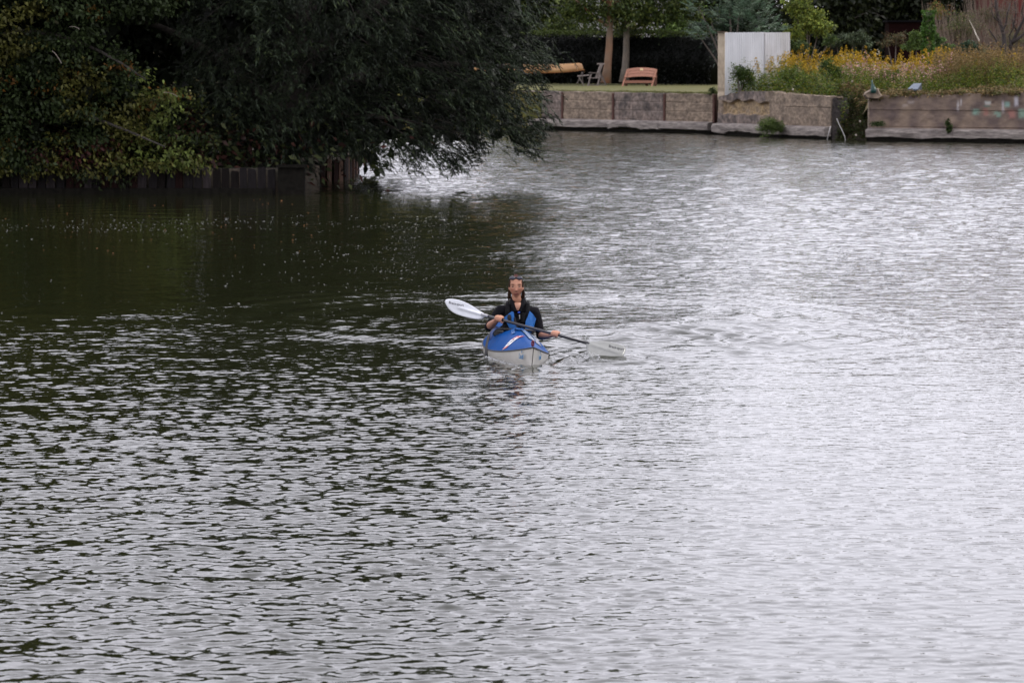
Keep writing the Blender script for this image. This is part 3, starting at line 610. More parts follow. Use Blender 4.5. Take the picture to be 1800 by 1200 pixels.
    for (x0_, y0_, x1_, y1_) in ((122,48,140,52),(92,90,108,112),(288,163,312,170)):   # pale bare twigs among the leaves
        a = P(x0_, y0_, 87.4); c_ = P(x1_, y1_, 87.2); b_ = (a+c_)/2+np.array((0,0,.06)); q = np.linspace(0, 1, 6)[:, None]; V, F = tube((1-q)**2*a+2*q*(1-q)*b_+q*q*c_, .008, 4); add('bare_twig', V, F, M_bark_pale, root)
left_tree()
# trunk fallen/leaning at the waterline, dark
DG = [(.018,.026,.011), (.024,.032,.013), (.016,.022,.010)]
for j, (x_, y_, h_, rx_, rz_, lb) in enumerate(((-9.0,99,8,4.2,5.5,'dark tree in the gap between the yellowing tree and the willow'), (-15.5,97,9,4.5,6,'dark tree behind the yellowing tree at the left edge'), (-22,94,9,5,6,'dark bank tree beyond the left edge of the view'), (-4.4,103,7,3.0,4.8,'dark tree directly behind the willow on the point'))):
    tree('bank_tree', lb, 'tree', (x_, y_, .45), h_, .28, (x_, y_, h_*.62), (rx_, 3.2, rz_), 200+j, 420, 26, .32, DG, M_bark_dark, group='dark trees on the left bank', shell=.35, aspect=.6)
# undergrowth on the left bank hiding the ground
V, F, c = crown(np.random.default_rng(44), (-9.5, 91.5, .9), (6.5, 1.2, .9), 300, 40, .16, [(.04,.055,.02),(.06,.07,.025),(.05,.02,.015)], shell=.2)
k = V[:, 2] > .4; top('undergrowth', V, F, M_leaf, 'dark undergrowth behind the plank wall on the left bank', 'undergrowth', kind='stuff', col=c)
# ------------------------------------------------------------------ far bank garden
# clipped hedge
def hedge():
    root_pts = [(-7, 193.0), (3.0, 186.0), (8.4, 180.5)]
    rng = np.random.default_rng(61); parts = []; A0 = np.array(root_pts[0]); A2 = np.array(root_pts[2]); Lh = np.linalg.norm(A2-A0); t_ = (A2-A0)/Lh; nd = np.array((t_[1], -t_[0]))
    m = MB(); c = (A0+A2)/2 - nd*.7; m.box((c[0], c[1], 2.40), (Lh, 1.3, 2.0), math.atan2(t_[1], t_[0])); V, F = m.out()
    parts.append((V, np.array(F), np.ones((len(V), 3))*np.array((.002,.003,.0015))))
    n = 30000; u = rng.uniform(0, Lh, n); face = rng.random(n) < .72
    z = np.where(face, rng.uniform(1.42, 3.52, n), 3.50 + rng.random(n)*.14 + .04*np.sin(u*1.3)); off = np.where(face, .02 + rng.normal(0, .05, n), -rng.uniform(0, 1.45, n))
    p = np.stack([A0[0]+t_[0]*u+nd[0]*off, A0[1]+t_[1]*u+nd[1]*off, z], 1)
    d = nrm(np.where(face[:, None], np.array((nd[0], nd[1], -.3)), np.array((0, 0, 1.))) + rng.normal(size=(n, 3))*.6)
    L = rng.uniform(.05, .11, n); V, F = leaf_cards(p, d, L, L*.7, rng)
    c = np.where(face[:, None], np.array((.0035,.0048,.002)), np.array((.06,.085,.016)))*(1+.25*rng.normal(size=(n, 1))); parts.append((V, F, np.repeat(np.clip(c, .003, 1), 4, 0)))  # backlit dark front and lit top painted into the leaf colour
    V, F, c = merge([(a, b_ if b_.shape[1] == 4 else b_, cc) for a, b_, cc in parts])
    root = empty('hedge', (1, 187, 1.45), 'long clipped hedge behind the lawn, shaded front and lit top in its colour', 'hedge'); add('foliage', V, F, M_leaf, root, col=c)
hedge()
GR = [(.040,.062,.014), (.06,.085,.018), (.028,.045,.012), (.09,.11,.025)]
tree('garden_tree', 'tree with straight pale trunk left of the bench, rusty bark higher up', 'tree', (3.98,181.5,1.45), 5.2, .175, (3.9,181.5,6.9), (3.6,3.0,2.8), 301, 380, 50, .13, GR, mat('warm_bark', (.18,.145,.11), .9, .25, 1.3, .012, 18, c2=(.27,.12,.055), stretch=(.6,.6,.5)), lean=(.28, 0), shell=.3, aspect=.6, nl=12, extra=[((3.0,181,4.45),(1.3,.8,.5),26), ((4.9,181,4.5),(1.2,.8,.45),20)], upper=[((2.6,182,11.0),(3.6,3,4.6),190)])
tree('garden_tree', 'greyer garden trunk right behind the bench, leaves hanging low', 'tree', (4.80,183.0,1.47), 4.6, .17, (6.0,183,6.7), (3.2,2.6,2.7), 302, 360, 50, .13, GR, M_bark_pale, lean=(.12, 0), shell=.3, aspect=.6, nl=12, extra=[((5.6,182.6,4.35),(1.6,.7,.6),34), ((7.3,182,4.5),(1.4,.7,.6),26)], upper=[((6.0,183,9.6),(2.8,2.8,3.6),110)])
# background trees: a broken line closing the view
BK = [(.012,.018,.006), (.018,.026,.008), (.009,.013,.005), (.026,.034,.010)]  # leaf colours lowered to paint the deep shade of the dark gap
bk = [(-24,205,10,5,'far tree well left of the garden, hidden by the near bank'), (-15,208,11,5,'far tree behind the left end of the hedge'), (-7,212,11,4.6,'far tree hidden behind the willow'), (.3,205,10,3.2,'dark far tree between the willow and the first garden trunk'), (9.6,200,12,2.9,'tall dark tree rising behind the right end of the hedge'),
      (14.6,196,12,3.5,'dark tree behind the white wall shrubs'), (18.6,199,12,3.2,'dark tree behind the goldenrod, left of the ivy pillar'), (23.6,203,12,3.6,'dark tree behind the red shed'), (29.5,204,11,4.5,'far tree beyond the red barn at the right edge'), (37,200,11,5,'far tree outside the right edge')]
for j, (x_, y_, h_, r_, lb) in enumerate(bk):
    h_ *= .68
    tree('background_tree', lb, 'tree', (x_, y_, 1.5), h_*.6, .25, (x_, y_, 1.2+h_*.5), (r_, 2.6, h_*.52), 320+j, 330, 24, .26, BK if j not in (3,) else GR, M_bark_dark, group='trees closing the view on the far bank', shell=.3, aspect=.6, extra=[((x_-r_*.3, y_+2.2, 3.6), (r_*.9, 1.6, 2.4), 150), ((x_+r_*.6, y_+2.6, 5.0), (r_*.9, 1.6, 2.8), 130)], upper=[((x_, y_, 10.5), (r_*1.1, 2.6, 5.0), 180)] if j == 3 else ())
# lighter bushes behind the hedge with pale house wall glimpses
for j, (x_, y_, z_, rx_, rz_, c_, lb) in enumerate(((2.6,196,3.9,1.9,1.0,GR,'light green bush over the hedge, left of the first garden trunk'), (7.6,194,4.0,1.3,.85,[(.10,.16,.035),(.08,.12,.03)],'bright green bush over the hedge, right of the second garden trunk'), (5.2,195,3.6,1.2,.7,[(.07,.09,.02),(.12,.12,.03)],'yellowish bush over the hedge between the garden trunks'))):
    rt = empty('bush', (x_, y_, 1.5), lb, 'bush', 'bushes behind the hedge')
    V, F, c = crown(np.random.default_rng(350+j), (x_, y_, z_-.4), (rx_, .9, rz_+.6), 120, 34, .14, c_, shell=.4, aspect=.6); add('foliage', V, F, M_leaf, rt, col=c)
M_house = mat('pale_render', (.55,.55,.56), .9, .08, 2, .003, 30)
M_glass = mat('window_glass', (.03,.035,.04), .1); M_roof = mat('roof_tile', (.10,.045,.035), .8, .3, 6, .01, 20); M_frame = mat('white_frame', (.6,.6,.6), .5)
def house(x0, x1, y, z0, z1, wallm, label, wins, name='house', roofc=None, zr=2.2, cat='house'):
    rt = empty(name, ((x0+x1)/2, y, z0), label, cat); m = MB(); m.box(((x0+x1)/2, y+3, (z0+z1)/2), (x1-x0, 6, z1-z0)); V, F = m.out(); add('wall', V, F, wallm, rt)
    a = [(x0-.3,y-.35,z1+.003),(x1+.3,y-.35,z1+.003),(x1+.3,y+6.3,z1+.003),(x0-.3,y+6.3,z1+.003),(x0-.3,y+3,z1+zr),(x1+.3,y+3,z1+zr)]
    add('roof', a, [(0,1,5,4),(2,3,4,5),(0,4,3),(1,2,5),(0,3,2,1)], roofc or M_roof, rt)
    for (xc, zc, ww, hh) in wins:
        m = MB()
        for (dx, dz, a_, b_) in ((0,hh/2,ww+.1,.08),(0,-hh/2,ww+.1,.08),(-ww/2,0,.08,hh-.08),(ww/2,0,.08,hh-.08),(0,0,.05,hh-.08)): m.box((xc+dx, y-.03, zc+dz), (a_, .08, b_))
        V, F = m.out(); fr = add('window', V, F, M_frame, rt); m = MB(); m.box((xc, y-.01, zc), (ww-.08, .03, hh-.08)); V, F = m.out(); V = V - np.array(rt.location); pn = add('pane', V, F, M_glass, fr, local=True)
    return rt
house(-.5, 9.5, 214, 1.5, 6.2, M_house, 'pale house glimpsed through the leaves above the hedge', [(2.2,4.6,.9,1.1),(4.9,4.6,.9,1.1),(8.4,4.6,.9,1.1)])
M_redb = mat('red_boards', (.10,.016,.012), .85, .3, 4, .006, 12, stretch=(4,1,.3))
rt = house(21.2, 33, 190, 2.2, 6.6, M_redb, 'dark red board barn behind the thicket at upper right', [(24.2,5.0,.8,.9)], 'barn', mat('barn_roof', (.14,.135,.14), .6, .2, 3), 2.6, 'barn')
for k in range(37):
    m = MB(); m.box((21.35+k*.31, 189.985, 4.4), (.27, .05, 4.36)); V, F = m.out(); add('plank', V, F, M_redb, rt)
rt = empty('shed', (17.6, 184, 2.1), 'low red shed with a thin roof, deep shade painted into both', 'shed')
m = MB(); m.box((17.9, 186, 2.9), (3.2, 2, 2.3)); V, F = m.out(); add('wall', V, F, mat('shaded_red_boards', (.009,.003,.003), .95, .3, 4, spec=.05), rt); m = MB(); m.box((17.9, 186, 4.09), (3.4, 2.3, .08)); V, F = m.out(); add('roof', V, F, mat('shade_dark_roof', (.005,.005,.006), .95, spec=.05), rt)  # boards and roof coloured near black for the shade under the trees

# white corrugated wall with its cream pillar
rt = empty('white_corrugated_wall', (8.4, 146.2, 1.4), 'white corrugated panel wall with cream end post above the river wall', 'wall')
M_white = mat('white_painted_sheet', (.60,.61,.63), .55, .06, 1.5, c2=(.52,.53,.55), stretch=(1,1,.4)); M_cream = mat('cream_render', (.50,.42,.31), .9, .15, 3, .01, 15, c2=(.40,.32,.23), stretch=(2,2,.7))
pa = P(1274, 58, 147.0); pb = P(1388, 57, 149.6); nx_ = 380; u = np.linspace(0, 1, nx_)
Lc = np.linalg.norm((pb-pa)[:2]); wv = .009*np.sin(u*Lc/.10*2*math.pi); tw = (pb-pa)[:2]/Lc; nw_ = np.array((tw[1], -tw[0])); zt = pa[2] + (pb[2]-pa[2])*u + .012*np.cos(u*Lc/.10*2*math.pi)
V = []
for s_ in (0, -.012):
    for zz in (np.full(nx_, 1.3), zt):
        V.append(np.stack([pa[0]+tw[0]*u*Lc+nw_[0]*(wv+s_), pa[1]+tw[1]*u*Lc+nw_[1]*(wv+s_), zz], 1))
V = np.concatenate(V); F = []
V0 = V
for i in range(nx_-1):
    F += [(i, i+1, nx_+i+1, nx_+i), (2*nx_+i+1, 2*nx_+i, 3*nx_+i, 3*nx_+i+1), (nx_+i, nx_+i+1, 3*nx_+i+1, 3*nx_+i)]
cut = int(nx_*.62); Fa = F[:cut*3]; Fb = F[(cut-6)*3:]
add('sheet', V, Fa, M_white, rt); add('sheet', V + np.array((nw_[0]*.018, nw_[1]*.018, -.012)), Fb, mat('white_painted_sheet_old', (.55,.55,.56), .6, .1, 2, c2=(.44,.43,.42), stretch=(1,1,.4)), rt)
V, F, *_ = relief((pa[0]-.235, pa[1]+.02), (pa[0]-.01, pa[1]-.05), 1.2, lambda u: pa[2]+.01+.02*np.sin(u*30), lambda u, z: rough_d(u, z, 5, .015) + .02*ss(1.9,1.4,z)*np.sin(z*20), 12, 60, .5); add('post', V, F, M_cream, rt)
m = MB(); m.box((pa[0]-.12, pa[1]+.15, pa[2]+.035), (.27, .55, .03)); V, F = m.out(); add('cap', V, F, mat('brown_cap', (.10,.07,.05), .9), rt)

# shrubs round the white wall
def bush(name, lb, cat, px, py, d, rpx, rpy, ry, seed, ncl, per, L, cols, group=None, **k):
    s_ = FPX/d; c0 = P(px, py, d); rt = empty(name, (c0[0], d, max(1.4, c0[2]-rpy/s_)), lb, cat, group)
    V, F, c = crown(np.random.default_rng(seed), c0, (rpx/s_, ry, rpy/s_), ncl, per, L, cols, **k); parts = [(V, F, c)]
    for (a, b_, ra, rb, n_) in k.pop('more', []) if 'more' in k else []: pass
    add('foliage', V, F, M_leaf, rt, col=c)
    m = MB(); base = np.array((c0[0], d, 1.3))
    rr = np.random.default_rng(seed+1)
    for q in range(6):
        e = c0 + rr.normal(size=3)*np.array((rpx/s_, ry, rpy/s_))*.4; b0 = base + rr.normal(size=3)*np.array((.1,.1,0)); m.tube([b0, (b0+e)/2+np.array((0,0,.1)), e], [.035,.025,.01], 5)
    V, F = m.out(); add('stem', V, F, M_bark, rt)
BL = [(.06,.105,.06), (.09,.14,.085), (.05,.08,.045), (.12,.17,.11)]
def frond_shrub():
    rng = np.random.default_rng(400); c0 = P(1296, 30, 152); rt = empty('feathery_shrub', (c0[0], 152, 1.5), 'blue green feathery leaved shrub reaching left over the white wall', 'shrub')
    s_ = 7500/152; parts = []
    tips = []
    for (a, b_, ra, rb, n_) in ((1300,20,60,32,190), (1238,55,26,15,60), (1222,18,14,16,18), (1345,50,34,16,60), (1290,-40,70,35,110)):
        for q in range(n_):
            dv = nrm(rng.normal(size=3)); r_ = rng.random()**.4; tips.append((P(a+dv[0]*ra*r_, b_+dv[2]*rb*r_, 152+dv[1]*1.0*r_), dv, r_))
    pp, dd, cc, LL = [], [], [], []
    for (c_, dv, r_) in tips:       # each frond: a rib with paired leaflets
        o_ = nrm(c_-np.array((c0[0]+.3, 152.3, 2.6)) + rng.normal(size=3)*.5 + np.array((0,-.7,0))); Lf = rng.uniform(.3,.55); k = 15; tt = np.linspace(.1, 1, k); sgn = np.where(np.arange(k) % 2, 1, -1)
        rib = c_ + o_*(Lf*tt)[:, None] - np.array((0,0,1))*(.25*Lf*tt**2)[:, None]; sd_ = nrm(np.cross(o_, (0,0,1.)))
        pp.append(rib); dd.append(nrm(o_*.5 + sd_*sgn[:, None]*.9 + np.array((0,0,-.3)) + rng.normal(size=(k,3))*.15)); LL.append(np.full(k, .13)*(1.1-.5*tt))
        cc.append(np.tile(pal(rng, 1, BL, None, .3), (k, 1))*(1+.1*rng.normal(size=(k,1))))
    pp, dd, cc, LL = map(np.concatenate, (pp, dd, cc, LL)); V, F = leaf_cards(pp, dd, LL, LL*.36, rng)
    x1 = crown(rng, (c0[0]+.1, 153.2, 3.4), (1.3, .6, 1.1), 90, 30, .14, [(.02,.035,.018)], shell=.2)
    V, F, c = merge([(V, F, np.repeat(np.clip(cc, .003, 1), 4, 0)), x1]); add('foliage', V, F, M_leaf, rt, col=c)
    m = MB(); b0 = np.array((c0[0]-.1, 152.4, 1.35))
    for a, b_ in ((1300,0),(1250,40),(1225,58),(1340,40),(1280,-30),(1228,12)):
        e = P(a, b_, 152.2); m.tube([b0, (b0+e)/2+np.array((0,0,.15)), e], [.05,.035,.012], 6)
    V, F = m.out(); add('stem', V, F, M_bark, rt)
frond_shrub()
YG = [(.20,.25,.045), (.15,.20,.04), (.27,.29,.05), (.10,.14,.03)]
def multi(name, lb, cat, d, blobs, seed, per, L, cols, base_px, group=None, **k):
    rng = np.random.default_rng(seed); s_ = FPX/d; b0 = P(base_px, 140, d); b0[2] = 1.45; rt = empty(name, b0, lb, cat, group); parts = []; m = MB()
    for (px, py, rx, ry_, n_) in blobs:
        c0 = P(px, py, d); parts.append(crown(rng, c0, (rx/s_, min(rx, ry_)/s_*.9+.1, ry_/s_), n_, per, L, cols, **k)); m.tube([b0, (b0+c0)/2+np.array((rng.normal()*.05,0,.05)), c0], [.04,.03,.01], 5)
    V, F, c = merge(parts); add('foliage', V, F, M_leaf, rt, col=c); V, F = m.out(); add('stem', V, F, M_bark, rt)
multi('bright_bush', 'bright yellow green bush behind the right end of the white wall', 'bush', 154, [(1425,35,38,22,110),(1400,10,30,16,60),(1395,62,26,16,50),(1440,52,30,14,50),(1420,-30,34,26,60)], 410, 34, .085, YG, 1415, shell=.3, aspect=.6)
GD = [(.045,.075,.02), (.065,.10,.028), (.035,.055,.018), (.09,.12,.03)]
multi('dark_green_shrub', 'low mixed green shrub directly right of the white wall', 'shrub', 150.5, [(1405,82,26,10,40),(1380,78,16,8,20),(1460,72,20,9,30)], 411, 34, .07, GD, 1405, shell=.3, aspect=.6)
multi('grey_green_shrub', 'grey green shrub between the bright bush and the dark gap', 'shrub', 155, [(1500,66,34,15,60),(1470,74,24,10,30),(1520,74,20,8,20)], 412, 34, .07, [(.06,.085,.045),(.08,.10,.05),(.05,.07,.035)], 1495, shell=.3, aspect=.5)
multi('thin_brown_shrub', 'brownish sparse shrub in front of the dark gap', 'shrub', 156, [(1575,68,28,13,36),(1560,75,24,8,24)], 413, 26, .06, [(.12,.08,.04),(.07,.08,.03)], 1575, shell=.3, aspect=.4)
multi('round_green_bush', 'small round green bush just left of the ivy pillar', 'bush', 153, [(1610,68,14,12,40),(1600,82,20,8,30)], 414, 34, .07, [(.09,.15,.035),(.12,.17,.04),(.07,.11,.03)], 1608, shell=.3, aspect=.6)
for j, (blobs, dq, cols_, lb) in enumerate((
    ([(1300,128,16,26,40),(1312,140,22,16,30)], 145.6, [(.035,.06,.012),(.055,.085,.016)], 'dark leafy bush at the foot of the white corrugated wall'),
    ([(1392,132,26,16,40)], 144.5, [(.06,.10,.014),(.09,.12,.02)], 'green bush in front of the goldenrod above the middle wall'),
    ([(1455,120,20,16,36),(1470,132,16,12,20)], 144.0, [(.035,.07,.012),(.06,.10,.016)], 'deep green bush just left of the pink flowers'),
    ([(1560,132,26,12,34)], 142.0, [(.05,.08,.012),(.11,.13,.02)], 'low yellow green bush under the pink flowers'),
    ([(1690,112,24,26,50)], 143.0, [(.20,.12,.05),(.14,.10,.045)], 'feathery tan brown bush right of the pink flowers'),
    ([(1735,132,20,16,34)], 141.0, [(.10,.045,.025),(.07,.05,.02)], 'dark reddish low bush under the bare tree'),
    ([(1790,125,22,22,36)], 141.5, [(.10,.095,.02),(.05,.07,.014)], 'olive bush at the right edge under the bare tree'))):
    multi('slope_bush', lb, 'bush', dq, blobs, 440+j, 34, .07, cols_, blobs[0][0], 'bushes among the flowers on the slope', shell=.2, aspect=.45)
# ivy covered pillar
rng = np.random.default_rng(420); d = 151; s_ = FPX/d; c0 = P(1632, 50, d); rt = empty('ivy_pillar', (c0[0], d, 1.5), 'narrow upright pillar clad in bright green ivy', 'pillar')
m = MB(); m.tube([(c0[0],d,1.4),(c0[0],d,P(1632,22,d)[2])], [.09,.09], 8); V, F = m.out(); add('post', V, F, M_bark, rt)
n_ = 3600; zt = P(1632,18,d)[2]; z = rng.uniform(1.6, zt, n_); a = rng.uniform(0, 2*math.pi, n_); r_ = (.15+.04*np.sin(z*9)+.05*rng.random(n_))*(1+.35*ss(2.9,2.3,z)); xk = np.cos(a)*r_; yk = np.sin(a)*r_
p = np.stack([c0[0]+xk, d+yk, z], 1); dd = nrm(np.stack([np.cos(a), np.sin(a), -.7+0*a], 1)+rng.normal(size=(n_,3))*.3); L = rng.uniform(.05,.10,n_); V, F = leaf_cards(p, dd, L, L*.85, rng)
add('ivy', V, F, M_leaf, rt, col=np.repeat(pal(rng, n_, [(.055,.125,.018),(.085,.16,.028),(.035,.08,.012)], None, .2), 4, 0))
multi('ivy_mound', 'green ivy mound spilling at the foot of the ivy pillar', 'ivy', 153, [(1645,72,18,12,40),(1665,84,16,8,24)], 421, 34, .07, [(.06,.11,.03),(.08,.13,.035)], 1650, shell=.3, aspect=.7)
# brown thicket on the right
BR = [(.13,.11,.055), (.09,.10,.04), (.07,.10,.025), (.19,.14,.08), (.10,.13,.035)]
def thicket(px, py, d, rx, ry_, seed, nst, lb, cols, per=22):
    rng = np.random.default_rng(seed); s_ = FPX/d; c0 = P(px, py, d); rt = empty('thicket', (c0[0], d, 1.6), lb, 'thicket', 'brown thickets on the right'); m = MB()
    for k in range(nst):
        e = P(px+rng.uniform(-rx, rx), py+rng.uniform(-ry_, ry_*.4), d+rng.normal()*.5); b0 = np.array((c0[0]+(e[0]-c0[0])*.5+rng.normal()*.1, d, 1.6)); mid = (b0+e)/2+rng.normal(size=3)*.12
        m.tube([b0, mid, e], [.014,.011,.005], 3)
    V, F = m.out(); add('stem', V, F, mat('dry_stem', (.17,.13,.10), .9, .2), rt)
    V, F, c = crown(rng, c0, (rx/s_, .7, ry_/s_), nst, per, .06, cols, shell=.1, aspect=.4, spread=.22); add('foliage', V, F, M_leaf, rt, col=c)
thicket(1690, 48, 158, 48, 30, 430, 170, 'brown grey thicket right of the ivy pillar', BR)
thicket(1740, 30, 161, 55, 26, 431, 150, 'reddish brown thicket below the red barn', [(.13,.085,.055),(.09,.08,.045),(.09,.10,.04)])
thicket(1785, 70, 156, 40, 30, 432, 120, 'olive thicket behind the bare tree', [(.08,.10,.03),(.12,.13,.04),(.10,.08,.04)])
thicket(1760, -20, 168, 70, 30, 433, 120, 'tall brown thicket reaching above the view at right', BR, 14)
thicket(1650, 20, 166, 30, 20, 434, 60, 'orange and green thicket at the barn corner', [(.20,.10,.03),(.10,.15,.03)])
multi('teal_shrub', 'grey teal shrub below the white dead branch', 'shrub', 149, [(1722,88,20,12,40),(1700,80,20,10,30),(1725,110,12,16,30)], 435, 30, .07, [(.05,.085,.05),(.07,.11,.06),(.04,.07,.035)], 1715, shell=.3)
# dead white branch
m = MB(); m.tube([P(1704,36,152), P(1713,54,152), P(1716,62,151.8), P(1722,73,151.8)], [.012,.018,.022,.03], 6)
V, F = m.out(); top('dead_branch', V, F, mat('bleached_wood', (.50,.45,.38), .8, .1), 'bleached white dead branch leaning in the thicket', 'branch')
# bare dark tree at the right edge
d = 146.5; rt = empty('bare_tree', P(1768, 122, d)*np.array((1,1,0))+np.array((0,0,1.6)), 'bare dark multi stemmed tree at the right edge', 'tree'); m = MB()
br = [([(1768,140),(1769,118),(1770,100),(1766,85),(1764,60),(1758,42),(1752,20),(1750,-10)], .07), ([(1770,104),(1776,82),(1788,58),(1799,36),(1810,10)], .055), ([(1778,76),(1790,68),(1802,58),(1815,50)], .05), ([(1768,112),(1782,100),(1800,86),(1815,74)], .035), ([(1766,88),(1756,80),(1748,66),(1738,52)], .03),
      ([(1762,55),(1768,44),(1770,28),(1776,6)], .03), ([(1757,40),(1746,30),(1742,16)], .02), ([(1788,58),(1782,44),(1786,24),(1784,4)], .025), ([(1769,110),(1752,100),(1742,88),(1736,80)], .025), ([(1777,80),(1774,64),(1781,50),(1780,36)], .025), ([(1752,20),(1744,8),(1740,-8)],.015), ([(1799,36),(1796,20),(1800,4)],.02)]
rr = np.random.default_rng(6)
for pts, r_ in br:
    q = np.array([P(a, b_, d + .15*rr.normal()) for a, b_ in pts]); k = np.linspace(0, 1, len(q)); m.tube(q, 1.35*r_*(1-.5*k), 7)
V, F = m.out(); add('trunk', V, F, mat('grey_bark', (.035,.028,.026), .9, .3, 8, .01, 20), rt, smooth=True); m = MB()
for k in range(110):
    pts, r_ = br[rr.integers(len(br))]; j = rr.integers(1, len(pts)); a = P(*pts[j], d); e = a + np.array((rr.normal()*.28, rr.normal()*.2, abs(rr.normal())*.35)); m.tube([a, (a+e)/2+rr.normal(size=3)*.03, e], [.012,.009,.004], 3)
V, F = m.out(); o = add('twigs', V, F, mat('twig', (.12,.09,.075), .9), rt); o['kind'] = 'stuff'

# weeds: goldenrod, pink flowers, dry grass
def weeds(name, lb, cat, n, pos, h, cols, tipcols, ntip, seed, L=.07, nl_=26, tiplen=.22, tips=.035, lean=.12):
    rng = np.random.default_rng(seed); P0 = pos(rng, n); n = len(P0); hh = h(P0, rng)*(1+.15*rng.normal(size=n)); ln = rng.normal(0, lean, (n, 2))
    k = np.repeat(np.arange(n), nl_); t_ = rng.random(len(k))**.8; p = P0[k] + np.stack([ln[k, 0]*t_, ln[k, 1]*t_, t_*1.0], 1)*hh[k][:, None]; p[:, :2] += rng.normal(size=(len(k), 2))*.035
    a = rng.uniform(0, 6.28, len(k)); dd = nrm(np.stack([np.cos(a), np.sin(a), .15+rng.normal(0,.4,len(k))], 1)); LL = L*rng.uniform(.6, 1.3, len(k))*(1.15-.5*t_)
    V, F = leaf_cards(p, dd, LL, LL*.3, rng); tone = (1+.22*rng.normal(size=n))[k][:, None]; parts = [(V, F, np.repeat(np.clip(pal(rng, len(k), cols)*tone, .003, 1), 4, 0))]
    if ntip:
        k = np.repeat(np.arange(n), ntip); t_ = rng.random(len(k)); p = P0[k] + np.stack([ln[k, 0], ln[k, 1], np.ones(len(k))], 1)*(hh[k] - tiplen*.8 + tiplen*t_)[:, None]; p += rng.normal(size=p.shape)*np.array((.05,.05,.02))*(1.2-t_)[:, None]
        dd = nrm(rng.normal(size=p.shape)+np.array((0,0,.6))); LL = tips*rng.uniform(.6,1.4,len(k)); V, F = leaf_cards(p, dd, LL, LL*.8, rng); parts.append((V, F, np.repeat(pal(rng, len(k), tipcols, None, .2), 4, 0)))
    V, F, c = merge(parts); return top(name, V, F, M_petal if ntip else M_leaf, lb, cat, kind='stuff', col=c)
def ground_z(x, y):
    # nearest sample of the slope surface
    g = SLP; i = np.argmin((g[:, 0][None]-x[:, None])**2 + (g[:, 1][None]-y[:, None])**2, 1); return g[i, 2]
SLP = np.stack([a.ravel() for a in slope_pt(*np.meshgrid(np.linspace(0, .62, 110), np.linspace(0, .5, 60), indexing='ij'))], 1)
def wall_d(px): return np.interp(px, [1262, 1300, 1400, 1465, 1527, 1800, 1900], [147.2, 145.2, 141.6, 139.9, 137.6, 134.7, 132])
def band(px0, px1, b0, b1, dens=None):
    def f(rng, n):
        px = rng.uniform(px0, px1, n); d = wall_d(px) + rng.uniform(b0, b1, n)
        if dens is not None: k = rng.random(n) < dens(px); px, d = px[k], d[k]
        x = (px-900)/FPX*d; return np.stack([x, d, ground_z(x, d)-.03], 1)
    return f
WG = [(.075,.125,.009), (.12,.17,.014), (.035,.062,.006), (.18,.17,.02)]
OR = [(.40,.25,.016), (.48,.31,.03), (.30,.18,.015)]
hgt = lambda base, amp, s_: (lambda p, rng: base*(1 + amp*(fbm(p[:, 0]*1.7+s_, p[:, 1]*.8, int(s_), 2)-.5)*2))
weeds('goldenrod', 'goldenrod in yellow flower along the top of the slope', 'goldenrod', 620, band(1335, 1790, 6, 10), hgt(.96, .38, 3), WG, OR, 24, 501, tiplen=.30, tips=.05, nl_=38)
weeds('goldenrod', 'goldenrod patch beside and in front of the white wall', 'goldenrod', 90, band(1285, 1400, 2.5, 5.5, lambda px: np.clip((px-1262)/120, .3, 1)), hgt(1.15, .25, 5), WG, OR, 22, 502, tiplen=.3, tips=.05)
weeds('green_weeds', 'tall green weeds behind the broken middle wall', 'weeds', 420, band(1283, 1490, .4, 4.2), hgt(.85, .55, 7), WG+[(.045,.08,.02)], None, 0, 503, L=.10, nl_=40)
weeds('green_weeds', 'leafy green weeds under the pink flowers', 'weeds', 520, band(1470, 1800, 2.0, 6.0), hgt(.75, .6, 9), WG, None, 0, 504, L=.095, nl_=38)
PK = [(.48,.27,.24), (.55,.36,.32), (.36,.18,.17)]
weeds('pink_wildflowers', 'pink wildflowers across the middle of the slope', 'wildflowers', 210, band(1485, 1665, 3.0, 6.5), hgt(.80, .45, 11), WG, PK, 8, 505, tiplen=.30, tips=.06)
weeds('brown_seed_heads', 'dry orange brown seed heads right of the pink flowers', 'dry weeds', 330, band(1640, 1800, 3.0, 7.0), hgt(1.15, .2, 13), [(.15,.10,.04),(.10,.09,.03)], [(.20,.13,.06),(.16,.12,.05),(.26,.18,.08)], 30, 506, tiplen=.5, tips=.045)
DRY = [(.19,.13,.055), (.14,.10,.04), (.085,.10,.025), (.25,.18,.08)]
weeds('dry_grass', 'dry tan grass along the top of the right wall', 'grass', 850, band(1530, 1810, -.1, 2.4), hgt(.17, .9, 15), DRY, None, 0, 507, L=.13, nl_=18, lean=.3)
weeds('dry_grass', 'dry grass on the hump over the gap between the walls', 'grass', 300, band(1455, 1530, 1.6, 3.4), hgt(.30, .7, 17), DRY, None, 0, 508, L=.16, nl_=24, lean=.4)
weeds('grass_edge', 'uneven grass fringe along the lawn edge', 'grass', 1200, lambda rng, n: (lambda s: np.stack([WL_A[0]+tl[0]*s-nl_[0]*rng.uniform(.3,1.2,n), WL_A[1]+tl[1]*s-nl_[1]*rng.uniform(.3,1.2,n), np.full(n, 1.36)], 1))(rng.uniform(-4, Lw, n)), hgt(.07, .5, 19), [(.11,.13,.035),(.16,.15,.05)], None, 0, 509, L=.06, nl_=12)
weeds('gap_weeds', 'dark weeds growing down the soil in the wall gap', 'weeds', 380, lambda rng, n: (lambda u, q: np.stack([10.5+1.3*u, 140.2-2.3*u+q*2.0-.15, -.15+1.5*q**.8], 1))(rng.random(n), rng.random(n)), hgt(.22, .6, 21), [(.040,.055,.012),(.06,.045,.018),(.03,.045,.010)], None, 0, 510, L=.10, nl_=34, lean=.5)
